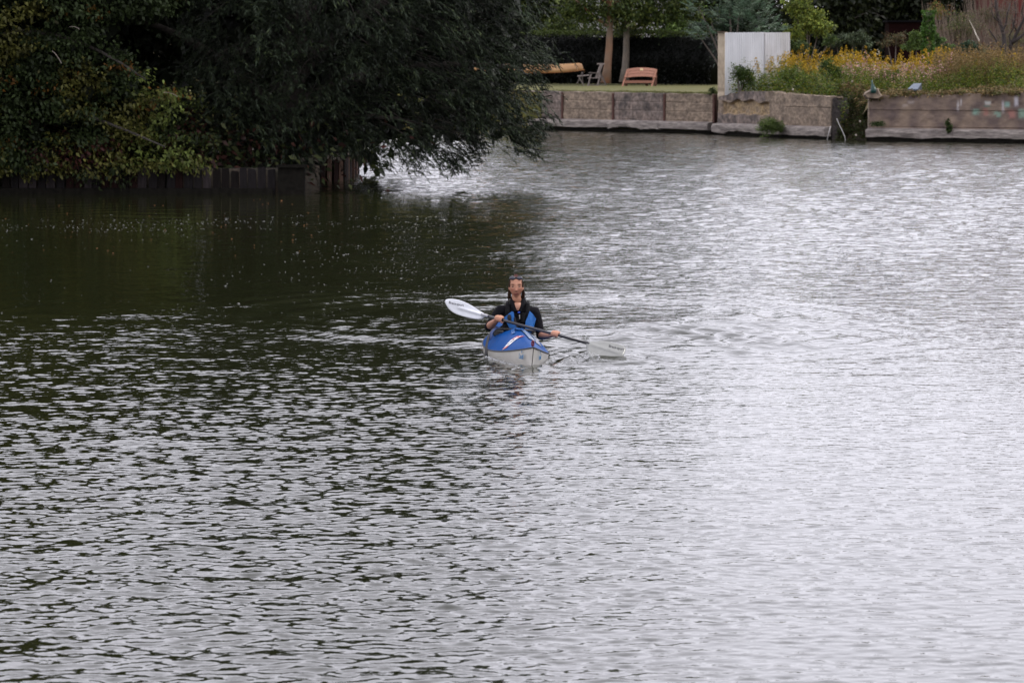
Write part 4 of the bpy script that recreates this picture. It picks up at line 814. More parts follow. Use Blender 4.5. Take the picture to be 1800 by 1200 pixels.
# bush growing out of the ledge of the middle wall
c0 = P(1354, 225, 142.3); rt = empty('wall_bush', (c0[0], c0[1], .1), 'round feathery green bush growing from the ledge of the middle wall', 'bush')
V, F, c = crown(np.random.default_rng(520), (c0[0], c0[1]-.15, .42), (.50,.4,.33), 130, 50, .06, [(.085,.125,.03),(.11,.155,.04),(.065,.10,.025)], shell=.2, aspect=.25); V[:, 2] = np.maximum(V[:, 2], .02); add('foliage', V, F, M_leaf, rt, col=c)
m = MB(); 
for k in range(7): m.tube([(c0[0], c0[1], .3), (c0[0]+.35*math.cos(k), c0[1]-.1, .55+.1*math.sin(k*2))], [.012,.005], 4)
V, F = m.out(); add('stem', V, F, M_bark, rt)
for j, (px, py, rx, rz_, lb) in enumerate(((1667,218,.09,.20,'dark green plant tuft hanging on the right wall'), (1543,218,.30,.06,'flat green plant mat on the ledge near the wall gap'), (1252,162,.18,.22,'green weeds at the foot of the cream post'), (1668,226,.05,.1,'stem tuft dangling below the plant on the right wall'))):
    dq = wall_d(px)-.25 if px > 1262 else 148.6; c0 = P(px, py, dq); rt = empty('plant_tuft', c0 - np.array((0,0,rz_)), lb, 'plant'); V, F, c = crown(np.random.default_rng(530+j), c0, (rx,.1,rz_), 26, 26, .055, [(.05,.075,.025),(.07,.10,.03)], shell=.1, aspect=.4, spread=.4); add('foliage', V, F, M_leaf, rt, col=c)
# ------------------------------------------------------------------ bench, chair, canoe and small things on the far bank
M_bw = mat('reddish_brown_wood', (.30,.135,.085), .7, .25, 6, .003, 40, stretch=(.5,3,3)); M_bwd = mat('dark_brown_wood', (.14,.06,.04), .75, .25, 6)
bc = P(1126, 152, 177.5); zb = float(bc[2]) + .0; rt = empty('garden_bench', (bc[0], 177.5, 1.5), 'reddish brown wooden bench with a curved back on the lawn', 'bench')
def bp_(px, py, dd=0): return P(px, py, 177.5 + dd)
# curved back boards, leaning backwards
for k in range(3):
    V = []; nseg = 10
    for j in range(nseg+1):
        f = j/nseg; px = 1102.5 + 51.5*f; arch = 1-(2*f-1)**2; y0 = 122.0-2.8*arch + (k)*5.1 - .3; y1 = y0 + 4.6 + (1.0*arch if k == 2 else 0); dep = .30 - .09*k
        for (yy, dz) in ((y0, dep), (y1, dep-.08)):
            p = bp_(px, yy, dz); V += [p, p+np.array((0, .035, 0))]
    F = []
    for j in range(nseg):
        a = j*4; b_ = a+4; F += [(a, a+2, b_+2, b_), (a+1, b_+1, b_+3, a+3), (a, b_, b_+1, a+1), (a+2, a+3, b_+3, b_+2)]
    F += [(0,1,3,2), (nseg*4, nseg*4+2, nseg*4+3, nseg*4+1)]; add('back_board', V, F, M_bw, rt)
for k in range(4):
    m = MB(); a = bp_(1098.5, 141.5+k*.8, .18-.14*k); b_ = bp_(1146.5, 142.0+k*.8, .18-.14*k); m.box(((a[0]+b_[0])/2, a[1], a[2]-.02), (abs(b_[0]-a[0]), .12, .035)); V, F = m.out(); add('seat_slat', V, F, M_bw, rt)
m = MB(); a = bp_(1098.5, 143.6, -.31); b_ = bp_(1146.5, 144.6, -.31); m.box(((a[0]+b_[0])/2, a[1], a[2]-.03), (abs(b_[0]-a[0]), .04, .07)); V, F = m.out(); add('front_rail', V, F, M_bw, rt)
for (t_, u_) in (((1103.0,123), (1094.0,153)), ((1154.0,123), (1145.0,154))):        # slanted side frames
    m = MB(); m.bar(bp_(*t_, .3), bp_(*u_, -.45), .06, .06); V, F = m.out(); add('leg', V, F, M_bw, rt)
for (t_, u_) in (((1099.5,140), (1101,152.5)), ((1136.5,144), (1137,151.5)), ((1153,132), (1152,152.5))):
    m = MB(); m.bar(bp_(*t_, .12), bp_(*u_, .15), .10, .06); V, F = m.out(); add('leg', V, F, M_bwd, rt)
for (t_, u_) in (((1098,136.5), (1103.5,134)), ((1148,137), (1154,134))):
    m = MB(); m.bar(bp_(*t_, -.3), bp_(*u_, .25), .05, .04); V, F = m.out(); add('armrest', V, F, M_bw, rt)
m = MB(); p = bp_(1128, 122.3, .20); m.box(p, (.13, .02, .085)); V, F = m.out(); add('plaque', V, F, mat('brass_plaque', (.85,.66,.38), .5), rt)
# folding chair with footrest
M_cw = mat('grey_teak', (.22,.185,.17), .8, .25, 6, .003, 40); M_cwd = mat('dark_teak', (.12,.10,.09), .8, .2, 6)
cp = lambda px, py, dd=0: P(px, py, 178 + dd); rt = empty('deck_chair', cp(1046, 151), 'weathered grey folding deck chair with footrest facing left', 'chair')
for k in range(5):
    m = MB(); dd = -.25 + .125*k; m.bar(cp(1056.5+.6*k, 112+.1*k, dd), cp(1047.5+.6*k, 137.5, dd), .085, .025); V, F = m.out(); add('back_slat', V, F, M_cw, rt)
m = MB(); m.bar(cp(1050, 112.5, -.3), cp(1062, 112.5, .3), .04, .05); V, F = m.out(); add('top_rail', V, F, M_cw, rt)
for dd in (-.3, .3):
    o_ = 1.5*(dd > 0)
    for (a, b_, mm) in (((1055,131), (1049.5,152), M_cw), ((1038,132), (1033,152.5), M_cw), ((1055,131), (1064.5,150.5), M_cwd)):
        m = MB(); m.bar(cp(a[0]+o_, a[1]-o_, dd), cp(b_[0]+o_, b_[1]-o_*.6, dd), .045, .03, 0); V, F = m.out(); add('leg', V, F, mm, rt)
    m = MB(); m.bar(cp(1034+o_, 128.5-o_*.4, dd), cp(1056+o_, 129-o_*.4, dd), .06, .03); V, F = m.out(); add('armrest', V, F, M_cwd, rt)
for k in range(5):
    m = MB(); x_ = 1034 + 4.3*k; m.bar(cp(x_, 138.0-.1*k, -.28), cp(x_+1.2, 137.3-.1*k, .28), .07, .025); V, F = m.out(); add('seat_slat', V, F, M_cw, rt)
m = MB(); m.bar(cp(1035, 149.5, -.3), cp(1062, 149.5, -.3), .04, .03); V, F = m.out(); add('stretcher', V, F, M_cwd, rt)
for k in range(4):
    m = MB(); x_ = 1016.5 + 5.2*k; m.bar(cp(x_, 134.3-.5*k, -.27), cp(x_+1.2, 133.4-.5*k, .27), .09, .025); V, F = m.out(); add('footrest_slat', V, F, M_cw, rt)
for dd in (-.25, .25):
    m = MB(); m.bar(cp(1016, 134.5, dd), cp(1038, 132.6, dd), .05, .03); m.bar(cp(1017.5, 136, dd), cp(1027, 151.5, dd), .05, .03); V, F = m.out(); add('footrest_frame', V, F, M_cw, rt)
# upturned canoe on trestles
M_can = mat('ochre_canoe', (.46,.27,.12), .5, .12, 1.5, c2=(.38,.20,.08), coat=.1)
e = P(1028, 128, 178.0); ex = e[0]; zk = P(980, 113.0, 178.5)[2]; zg = P(980, 127.5, 178.5)[2]; rt = empty('canoe', (ex-2.4, 178.6, zg), 'ochre yellow canoe lying upside down under the willow edge', 'canoe')
Lc_ = 4.9; ny = 40; nq = 13; V = []
for i in range(ny+1):
    s_ = i/ny; q = 2*s_-1; Bq = .42*(1-abs(q)**2.6); kz = zk - .02*(1-q*q) + .05*abs(q)**3 - .42*max(0, (abs(q)-.93)/.07)**2; gz = zg - .02 + .12*abs(q)**3
    for j in range(nq):
        a = math.pi*j/(nq-1); c_, s2 = math.cos(a), math.sin(a); V.append((ex - Lc_ + Lc_*s_ , 178.6 - Bq*np.sign(c_)*abs(c_)**.6, gz + (kz-gz)*abs(s2)**.75))
F = [(i*nq+j, i*nq+j+1, (i+1)*nq+j+1, (i+1)*nq+j) for i in range(ny) for j in range(nq-1)]
o = add('hull', V, F, M_can, rt, smooth=True); sm = o.modifiers.new('thickness', 'SOLIDIFY'); sm.thickness = .012
for sg in (0, nq-1):
    m = MB(); m.tube([V[i*nq+sg] for i in range(ny+1)], .016, 5); V_, F_ = m.out(); add('gunwale', V_, F_, mat('canoe_rim', (.28,.10,.03), .6), rt)
rt = empty('canoe_trestle', (ex-.12, 178.5, 1.48), 'dark trestle holding up the right end of the canoe', 'trestle')
m = MB(); m.bar((ex-.1,177.9,zg-.02),(ex-.1,179.3,zg-.02),.06,.06); V, F = m.out(); add('beam', V, F, M_cwd, rt)
for yy in (178.0, 179.2):
    for dx in (-.22, .02): m = MB(); m.bar((ex-.1,yy,zg-.04),(ex-.1+dx,yy,1.46),.04,.04); V, F = m.out(); add('leg', V, F, M_cwd, rt)
rt = empty('canoe_trestle', (ex-3.6, 178.5, 1.48), 'trestle under the hidden left half of the canoe', 'trestle')
m = MB(); m.bar((ex-3.6,177.9,zg-.06),(ex-3.6,179.3,zg-.06),.06,.06); V, F = m.out(); add('beam', V, F, M_cwd, rt)
for yy in (178.0, 179.2):
    for dx in (-.22, .2): m = MB(); m.bar((ex-3.6,yy,zg-.08),(ex-3.6+dx,yy,1.46),.04,.04); V, F = m.out(); add('leg', V, F, M_cwd, rt)
# concrete lump with the dark green object, box and pipes
rg = np.random.default_rng(9); d = 137.3
def lump(name, pts_px, d, depth, m_, lb, cat, seed):
    rr = np.random.default_rng(seed); n_ = len(pts_px); V = []
    for k, (dd, sc_) in enumerate(((-.5, .8), (-.2, 1), (.2, 1), (.5, .75))):
        c0 = np.mean([P(*p, d) for p in pts_px], 0)
        for p in pts_px: q = P(*p, d); q = c0 + (q-c0)*sc_; q[1] = d + dd*depth; V.append(q + rr.normal(size=3)*.012)
    F = [(k*n_+i, k*n_+(i+1) % n_, (k+1)*n_+(i+1) % n_, (k+1)*n_+i) for k in range(3) for i in range(n_)] + [tuple(range(n_))[::-1], tuple(range(3*n_, 4*n_))]
    return top(name, V, F, m_, lb, cat)
lump('concrete_lump', [(1516,168),(1520,162),(1531,156.5),(1543,156),(1546,163),(1552,170),(1545,174),(1524,174)], d, .5, M_conc, 'broken grey concrete lump on the corner of the right wall', 'rubble', 4)
rt = empty('green_bottle', P(1534, 163, d-.35), 'dark green bottle shaped object standing on the concrete lump', 'bottle')
m = MB(); m.tube([P(1535,164,d-.35), P(1535.5,158,d-.35), P(1534,152,d-.35), P(1533,147,d-.35), P(1532.8,141,d-.35)], [.085,.10,.06,.028,.022], 10); V, F = m.out(); add('body', V, F, mat('dark_green_plastic', (.012,.055,.045), .35), rt, smooth=True)
m = MB(); m.box(P(1538.2,155,d-.45), (.035,.02,.06)); V, F = m.out(); add('tag', V, F, mat('pale_tag', (.5,.6,.45), .6), rt)
q = lambda px, py, dd: P(px, py, 137.2+dd)
V = [q(1595,157.5,0), q(1619,158.5,0), q(1622,148.5,.35), q(1607,148.8,.35), q(1620,159,.45), q(1597,159,.45)]
V = [q(1595.5,158,0), q(1613,158.5,0), q(1620,148,.5), q(1606,148.5,.5), q(1596,160.5,0), q(1613,160.5,0), q(1621,160.5,.5), q(1606,160.5,.5)]
rt = empty('utility_box', V[4], 'small box with a sloping blue grey lid in the dry grass above the right wall', 'box')
add('body', V[0:0]+V, [(0,1,5,4),(1,2,6,5),(2,3,7,6),(3,0,4,7),(4,5,6,7)], mat('dark_box', (.05,.055,.065), .7), rt)
add('lid', [p+np.array((0,0,.004)) for p in V[:4]]+[p+np.array((0,0,.03)) for p in V[:4]], [(4,5,6,7),(0,1,5,4),(1,2,6,5),(2,3,7,6),(3,0,4,7)], mat('blue_grey_lid', (.09,.115,.155), .4, .1, 5), rt)
m = MB(); m.tube([P(1471,209,139.4), P(1475,219,139.2), P(1481,231,138.9), P(1485,240,138.6), P(1486.5,249,138.4)], .014, 8); V, F = m.out(); top('hose', V, F, mat('grey_white_plastic', (.28,.27,.26), .5), 'pale curved hose hanging into the water in the wall gap', 'hose', smooth=True)
m = MB(); m.tube([P(1460,222,139.3), P(1454,246,139.2)], .02, 8); V, F = m.out(); top('pole', V, F, mat('white_pole', (.36,.34,.32), .6), 'short pale pole leaning on the end of the middle ledge', 'pole', smooth=True)
for j, (px, py, d_, lb) in enumerate(((1512,214,138.3,'pale stone high in the soil of the wall gap'), (1505,238,138.0,'orange tinted stone near the water in the wall gap'), (1394,158,141.9,'pale stone lying on top of the middle wall'), (1498,144,142.0,'pale stone in the grass above the wall gap'))):
    V, F = tube([P(px-1.5,py,d_), P(px,py-.3,d_), P(px+1.5,py,d_)], [.02,.045,.02], 7); top('stone', V, F, mat('pale_stone', (.42,.36,.30), .9), lb, 'stone', group='loose stones on the far bank')

# ------------------------------------------------------------------ kayak
YAW, ROLL = math.radians(4.7), math.radians(2.8)
kb = P(936, 648, 41.3); kay = empty('kayak', (kb[0], 41.3, 0), 'blue decked white kayak coming head on with its paddler', 'kayak', rot=(0, ROLL, YAW))
M_blue = mat('blue_deck', (.002,.060,.24), .4, .08, 6, spec=.02); M_hull = mat('cream_hull', (.62,.59,.53), .35, .06, 4, coat=.3); M_black = mat('black_rubber', (.012,.012,.013), .6); M_red = mat('red_mark', (.50,.03,.03), .5); M_whi = mat('white_mark', (.75,.75,.78), .5)
KL = 4.2
def kB(y): s_ = y/KL; f = np.where(s_ < .45, 1-np.abs(1-s_/.45)**1.75, 1-np.abs((s_-.45)/.55)**2.2); return .312*np.clip(f, 0, 1)**.92
def kS(y): s_ = y/KL; return .045 + .16*np.clip(1-s_/.5, 0, 1)**2.1 + .06*np.clip((s_-.6)/.4, 0, 1)**2
def kA(y): return .02 + .03*ss(0, .5, y) + .165*ss(.0, 1.9, y)*(1-.45*ss(2.7, 3.6, y))
def kdeck(y, w_): return np.stack([kB(y)*w_, y, kS(y) + kA(y)*(1-np.abs(w_)**1.8)*np.clip(kB(y)/.1, 0, 1)], -1)
ys = np.concatenate([np.linspace(0, .5, 14)[:-1], np.linspace(.5, KL, 50)]); ws = np.linspace(-1, 1, 25)
Y, W = np.meshgrid(ys, ws, indexing='ij'); V = kdeck(Y, W).reshape(-1, 3); F = []
for i in range(len(ys)-1):
    for j in range(24):
        yc = (ys[i]+ys[i+1])/2; xc = kB(yc)*(ws[j]+ws[j+1])/2
        if ((yc-2.36)/.43)**2 + (xc/.215)**2 < 1: continue
        F.append((i*25+j, (i+1)*25+j, (i+1)*25+j+1, i*25+j+1))
add('deck', V, F, M_blue, kay, local=True, smooth=True)
prof = [(1, 0), (.985, .3), (.93, .55), (.78, .78), (.45, .94), (0, 1)]
V = []
for y_ in ys:
    B_ = float(kB(y_)); zs = float(kS(y_)); zk_ = -.11*float(ss(0, .5, y_)*ss(KL, KL-.4, y_)) - .03
    vb = float(ss(1.9, .1, y_)); pv = (1, .84, .66, .44, .22, 0)
    row = [((a*(1-vb)+pv[q_]*vb)*B_, y_, zs + (zk_-zs)*f) for q_, (a, f) in enumerate(prof)]; row = row + [(-x_, yy, zz) for x_, yy, zz in row[-2::-1]]
    V += [(x_, yy + .45*(zs-zz)*math.exp(-yy/.15) if yy < 1 else yy, zz) for x_, yy, zz in row]
nr_k = 11; F = [(i*nr_k+j, i*nr_k+j+1, (i+1)*nr_k+j+1, (i+1)*nr_k+j) for i in range(len(ys)-1) for j in range(nr_k-1)]
add('hull', V, F, M_hull, kay, local=True, smooth=True)
m = MB()
for sg in (1, -1): m.tube([(sg*(float(kB(y_))+.002), y_, float(kS(y_))) for y_ in ys], .0075, 5)
m.tube([(0, -.004+.45*f*.24, float(kS(0))-f*.24) for f in np.linspace(0, 1, 6)], .004, 5)
V, F = m.out(); add('seam_strip', V, F, M_black, kay, local=True)
m = MB(); ph = np.linspace(0, 2*math.pi, 41); m.tube([(.215*math.cos(a), 2.36+.43*math.sin(a), float(kS(2.36))+.175+.03*math.cos((a+1.57)) ) for a in ph], .014, 6); V, F = m.out(); add('coaming', V, F, M_black, kay, local=True, smooth=True)
V = [];
for k in range(5):
    for a in ph[:-1]: f = 1-.12*k; V.append((.213*math.cos(a)*f, 2.36+.428*math.sin(a)*f, float(kS(2.36))+.17-.075*k))
F = [(k*40+i, k*40+(i+1) % 40, (k+1)*40+(i+1) % 40, (k+1)*40+i) for k in range(4) for i in range(40)] + [tuple(160+i for i in range(40))]; add('cockpit_well', V, F, M_black, kay, local=True)
def deck_strip(name, path, half, m_, off=.004, n_=16):
    """strip lying on the deck along a path of (y, w)"""
    path = np.array(path); t_ = np.linspace(0, 1, n_); k = np.linspace(0, 1, len(path)); yy = np.interp(t_, k, path[:, 0]); ww = np.interp(t_, k, path[:, 1]); c = kdeck(yy, ww); T = nrm(np.gradient(c, axis=0)); 
    nn = nrm(np.cross(kdeck(yy, ww+.02)-c, kdeck(yy+.02, ww)-c)); nn *= np.sign(nn[:, 2:3]); S = nrm(np.cross(T, nn)); V = np.concatenate([c+nn*off+S*half, c+nn*(off+.0005), c+nn*off-S*half])
    F = [(i, i+1, n_+i+1, n_+i) for i in range(n_-1)] + [(n_+i, n_+i+1, 2*n_+i+1, 2*n_+i) for i in range(n_-1)]; return add(name, V, F, m_, kay, local=True), c, T, nn, S
SP = [(1.30,-.93), (1.22,-.74), (1.16,-.55), (1.15,-.35), (1.20,-.13), (1.27,.02)]
SP = [(.95,-.90), (.98,-.70), (1.05,-.50), (1.12,-.30), (1.17,-.08)]
def sub(a, b_): t_ = np.linspace(a, b_, 6); P_ = np.array(SP); k = np.linspace(0, 1, len(P_)); return list(zip(np.interp(t_, k, P_[:, 0]), np.interp(t_, k, P_[:, 1])))
deck_strip('sticker', sub(.17, .70), .050, M_whi); deck_strip('sticker', sub(0, .17), .048, M_red); deck_strip('sticker', sub(.70, 1), .050, M_red)
def textobj(name, body, size, M_, parent, mtx, ext=.0008):
    cu = bpy.data.curves.new(name, 'FONT'); cu.body = body; cu.size = size; cu.align_x = 'CENTER'; cu.align_y = 'CENTER'; cu.extrude = ext; cu.materials.append(M_); cu.offset = size*.012
    t_ = bpy.data.objects.new('tmp', cu); COL.objects.link(t_); dg = bpy.context.evaluated_depsgraph_get(); dg.update()
    me = bpy.data.meshes.new_from_object(t_.evaluated_get(dg)); bpy.data.objects.remove(t_)
    o = bpy.data.objects.new(name, me); COL.objects.link(o); o.parent = parent; o.matrix_local = mtx; return o
from mathutils import Matrix
def frame(c, xdir, ndir):
    x_ = nrm(np.array(xdir, float)); n_ = np.array(ndir, float); n_ = nrm(n_ - x_*(n_@x_)); y_ = np.cross(n_, x_)
    return Matrix(((x_[0], y_[0], n_[0], c[0]), (x_[1], y_[1], n_[1], c[1]), (x_[2], y_[2], n_[2], c[2]), (0, 0, 0, 1)))
M_ink = mat('ink_black', (.01,.01,.015), .5); M_inkb = mat('ink_blue', (.02,.16,.34), .5)
for (f, s_, M_, sz) in ((.08, '113', M_whi, .055), (.34, '*', M_ink, .07), (.52, 'K2o', M_ink, .042), (.85, 'ECA', M_whi, .055)):
    P_ = np.array(SP); k = np.linspace(0, 1, len(P_)); yy, ww = np.interp(f, k, P_[:, 0]), np.interp(f, k, P_[:, 1]); c = kdeck(np.array(yy), np.array(ww)); c2 = kdeck(np.array(np.interp(f+.05, k, P_[:, 0])), np.array(np.interp(f+.05, k, P_[:, 1])))
    nn = np.cross(kdeck(np.array(yy), np.array(ww+.02))-c, kdeck(np.array(yy+.02), np.array(ww))-c); nn = nrm(nn)*np.sign(nn[2]); textobj('lettering', s_, sz, M_, kay, frame(c+nn*.006, c2-c, nn))
deck_strip('deck_rib_and_sheen', [(1.62,.02),(1.90,.02)], .045, mat('blue_rib', (.03,.16,.50), .25, coat=.6), .012); deck_strip('deck_rib_and_sheen', [(1.0,.30),(1.86,.10)], .034, mat('pale_sheen_stripe', (.38,.50,.70), .2, coat=.5), .008)  # pale strips are painted sky sheen on the deck; blue ones are moulded ribs
deck_strip('deck_rib_and_sheen', [(.9,.60),(1.75,.42)], .036, mat('pale_sheen_stripe'), .006); deck_strip('deck_rib_and_sheen', [(1.45,-.26),(1.86,-.16)], .018, mat('blue_rib'), .009)
m = MB(); tp = float(kS(.12))+.03; m.tube([(.0+.009*math.cos(a), .10, tp+.022+.026*math.sin(a)) for a in np.linspace(0, 2*math.pi, 15)], .008, 6); V, F = m.out(); add('carry_loop', V, F, mat('dark_red_cord', (.14,.012,.03), .6), kay, local=True, smooth=True)
for sg in (-1, 1):
    yy = .27; c = np.array((sg*float(kB(yy))*1.0, yy, .095)); c2 = np.array((sg*float(kB(yy+.1)), yy+.1, .095)); td = (c-c2) if sg < 0 else (c2-c); nn = np.cross(np.array((0,0,1.)), nrm(td)); nn = nn*np.sign(nn[0]*sg)
    textobj('lettering', 'Laufi', .072, M_inkb, kay, frame(c+nn*.010, td, nn), .001); 
    textobj('lettering', '*', .06, M_inkb, kay, frame(c+nn*.010+np.array((0,0,.035))+nrm(td)*.01, td, nn), .001)
m = MB(); m.tube([(-.20,2.05,.26), (-.25,1.95,.235), (-.30,1.80,.17), (-.325,1.68,.09), (-.33,1.6,.02), (-.32,1.56,-.04)], [.013,.014,.014,.013,.016,.022], 6, sq=(1, .6)); V, F = m.out(); add('hanging_strap', V, F, M_black, kay, local=True, smooth=True)
m = MB(); m.tube([(-.17,2.05,.26), (-.225,1.97,.245), (-.265,1.86,.215), (-.285,1.75,.15)], [.012,.016,.015,.010], 8, sq=(1, .5)); V, F = m.out(); add('side_strap', V, F, mat('navy_strap', (.006,.03,.12), .6), kay, local=True, smooth=True)

# ------------------------------------------------------------------ person
DP = 43.65
per = empty('person', (P(908, 600, DP)[0], DP+.05, .02), 'person in black jacket and blue panelled life vest paddling, sunglasses on head', 'person')
hc = P(907.2, 503.5, DP-.04); jc = np.array((P(910, 560, DP)[0], DP, 0))
def headmesh(scale=1.0, n=64):
    th = np.linspace(0.02, math.pi-.02, n//2+8); ph = np.linspace(0, 2*math.pi, n, endpoint=False); T_, Ph = np.meshgrid(th, ph, indexing='ij')
    x = np.sin(T_)*np.cos(Ph); y = np.sin(T_)*np.sin(Ph); z = np.cos(T_)
    X_ = x*.0725; Y_ = y*.092; Z_ = z*.112; low = np.clip(-z, 0, 1)
    X_ *= 1 - .50*low**1.9; Y_ = Y_*(1-.25*low**2*(y > 0)); X_ *= 1 + .05*np.exp(-((z+.15)/.25)**2)
    fr = np.clip(-y, 0, 1); g = lambda cx, cz, sx, sz: np.exp(-((X_-cx)/sx)**2-((Z_-cz)/sz)**2)*(y < 0)
    Y_ -= .006*g(0,-.094,.022,.014) + .012*g(0,.002,.009,.022) + .024*g(0,-.030,.011,.014) + .008*g(0,-.040,.018,.008) + .008*g(0,-.074,.022,.008) + .005*g(0,.030,.045,.012) + .006*g(.042,-.018,.018,.018)+.006*g(-.042,-.018,.018,.018)
    Y_ += .010*g(.030,.012,.015,.010)+.010*g(-.030,.012,.015,.010) + .004*g(0,-.060,.02,.004)
    V = np.stack([X_, Y_, Z_], -1).reshape(-1, 3)*scale; m_ = len(ph); F = [(i*m_+j, (i+1)*m_+j, (i+1)*m_+(j+1) % m_, i*m_+(j+1) % m_) for i in range(len(th)-1) for j in range(m_)]
    F += [tuple(range(m_)), tuple((len(th)-1)*m_+j for j in range(m_))[::-1]]; return V, F
def ell(c, r, n=14):
    th = np.linspace(.05, math.pi-.05, n); ph = np.linspace(0, 2*math.pi, n, endpoint=False); T_, Ph = np.meshgrid(th, ph, indexing='ij')
    V = np.stack([np.sin(T_)*np.cos(Ph)*r[0], np.sin(T_)*np.sin(Ph)*r[1], np.cos(T_)*r[2]], -1).reshape(-1, 3)+np.array(c)
    F = [(i*n+j, (i+1)*n+j, (i+1)*n+(j+1) % n, i*n+(j+1) % n) for i in range(n-1) for j in range(n)] + [tuple(range(n)), tuple((n-1)*n+j for j in range(n))[::-1]]; return V, F
pdd = lambda px: 43.30 - (px-876)*.0027
shaft = lambda px: P(px, 554 + (px-852)*.2722, pdd(px))
b = MB(); V, F = headmesh(); b.add(V+hc, F)
for sg in (-1, 1): b.add(*ell(hc+np.array((sg*.071, .014, -.008)), (.010,.017,.031), 10))
b.tube([hc+np.array((0,.02,-.05)), hc+np.array((0.004,.025,-.12)), np.array((jc[0], DP+.02, .50)), np.array((jc[0], DP+.02, .42))], [.048,.046,.056,.09], 16, up=(0,1,0))
b.tube([(jc[0], DP+.02, z_) for z_ in (.05,.15,.25,.35,.44,.47)], [1]*6, 18, sq=(.145,.095), up=(0,1,0)) if False else None
for (z_, rx, ry) in ((.10,.15,.11),(.22,.125,.095),(.34,.135,.085),(.40,.12,.065)): b.add(*ell((jc[0], DP+.02, z_), (rx, ry, .09), 16))
SHL, SHR = P(878, 546, DP), P(940, 548, DP)
ELL_, ELR = P(860, 574, 43.60), P(951, 590, 43.62); WRL, WRR = P(870.5, 564.5, 43.40), P(966, 590, 43.22)
b.add(*ell(SHL, (.045,.045,.035), 12)); b.add(*ell(SHR, (.045,.045,.035), 12))
b.tube([jc*np.array((1,1,0))+np.array((-.05,0,.42)), SHL, (SHL+ELL_)/2, ELL_], [.04,.040,.038,.036], 12); b.tube([jc*np.array((1,1,0))+np.array((.05,0,.42)), SHR, (SHR+ELR)/2, ELR], [.04,.040,.038,.036], 12)
def lerp(a, c, f): return a+(c-a)*f
b.tube([lerp(SHL,ELL_,.8), ELL_, lerp(ELL_,WRL,.35), lerp(ELL_,WRL,.8), WRL], [.038,.041,.042,.031,.026], 12); b.tube([lerp(SHR,ELR,.8), ELR, lerp(ELR,WRR,.35), lerp(ELR,WRR,.8), WRR], [.038,.041,.042,.031,.026], 12)
for sg in (-1, 1): b.tube([(jc[0]+sg*.08, DP+.02, .08), (jc[0]+sg*.11, DP-.35, .10)], [.075,.06], 12)
def hand(m, wrist, cpx, sgn):
    a = nrm(shaft(cpx+5)-shaft(cpx-5)); c0 = shaft(cpx); up = nrm(np.array((0,0,1.))-a*a[2]); fr = np.cross(up, a); fr = fr*np.sign(-fr[1])*1.0
    if fr[1] > 0: fr = -fr
    for k, (lf, off) in enumerate(((.85,-.033),(1.0,-.011),(.95,.011),(.78,.033))):
        pts = []; rr = []
        for q, an in enumerate(np.radians(np.linspace(125, 125-235*lf, 8))):
            R_ = .0155+.0095; pts.append(c0 + a*off + (up*math.sin(an) + fr*math.cos(an))*R_); rr.append(.0105-.0025*q/7)
        m.tube(pts, rr, 8)
        an = math.radians(125); m.tube([c0+a*off+(up*math.sin(an)+fr*math.cos(an))*.024, c0+a*off*.8-fr*.030+up*.028], [.0105,.013], 8)
    palm = c0 - fr*.032 + up*.010; m.add(*ell(palm, (.034,.024,.030), 14)); m.tube([wrist, lerp(wrist, palm, .6), palm], [.026,.027,.028], 12)
    tp_ = []          # thumb under and round the shaft
    for q, an in enumerate(np.radians(np.linspace(200, 320, 6))): tp_.append(c0 - a*sgn*.038 + (up*math.sin(an)+fr*math.cos(an))*.027)
    m.tube([palm-a*sgn*.02]+tp_, [.014,.012,.012,.011,.010,.010,.009], 8)
hand(b, WRL, 877, -1); hand(b, WRR, 976, 1)
V, F = b.out(); V, F = remesh(V, F, .0048, 2)
V = np.array(V); rel = V - hc; skin = np.array((.47,.235,.15)); c = np.tile(skin, (len(V), 1)); front = (rel[:, 1] < -.02)
def blend(mask, col): 
    global c
    c = c*(1-mask[:, None]) + np.array(col)*mask[:, None]
G = lambda cx, cz, sx, sz, p_=2: np.exp(-(np.abs((rel[:, 0]-cx)/sx)**p_ + np.abs((rel[:, 2]-cz)/sz)**p_))*front
blend(.4*(G(.040,-.035,.020,.026)+G(-.040,-.035,.020,.026)).clip(0,1), (.47,.14,.10)); blend(.35*G(0,-.022,.012,.012), (.45,.16,.11))
blend(.8*np.clip((G(.018,-.028,.009,.03)+G(-.018,-.028,.009,.03)+1.2*G(0,-.047,.013,.005)),0,1)*.35, (.30,.12,.08))  # shading beside and under the nose painted into the skin
for sg in (-1, 1):
    blend(.25*G(sg*.034,.014,.013,.011,2), (.20,.085,.055)); blend(.95*G(sg*.037,.025,.016,.0055,4), (.05,.022,.014)); blend(1.0*G(sg*.035,.003,.013,.0075,3), (.022,.012,.010)); pass  # eye socket shade painted in, then brows and eyes
blend(.8*G(0,-.074,.026,.0115,3), (.33,.075,.065)); blend(.8*G(0,-.0730,.025,.0065,3), (.05,.012,.012)); blend(.6*G(.007,-.046,.006,.004)+.6*G(-.007,-.046,.006,.004), (.15,.06,.04))
blend(.35*np.exp(-((V[:, 2]-.36)/.12)**2)*(V[:, 2] < .36), (.55,.27,.2))
M_skin = mat('skin', attr=True, var=.05, scale=20, rough=.55, spec=.25); add('body', V, F, M_skin, per, col=c, smooth=True)
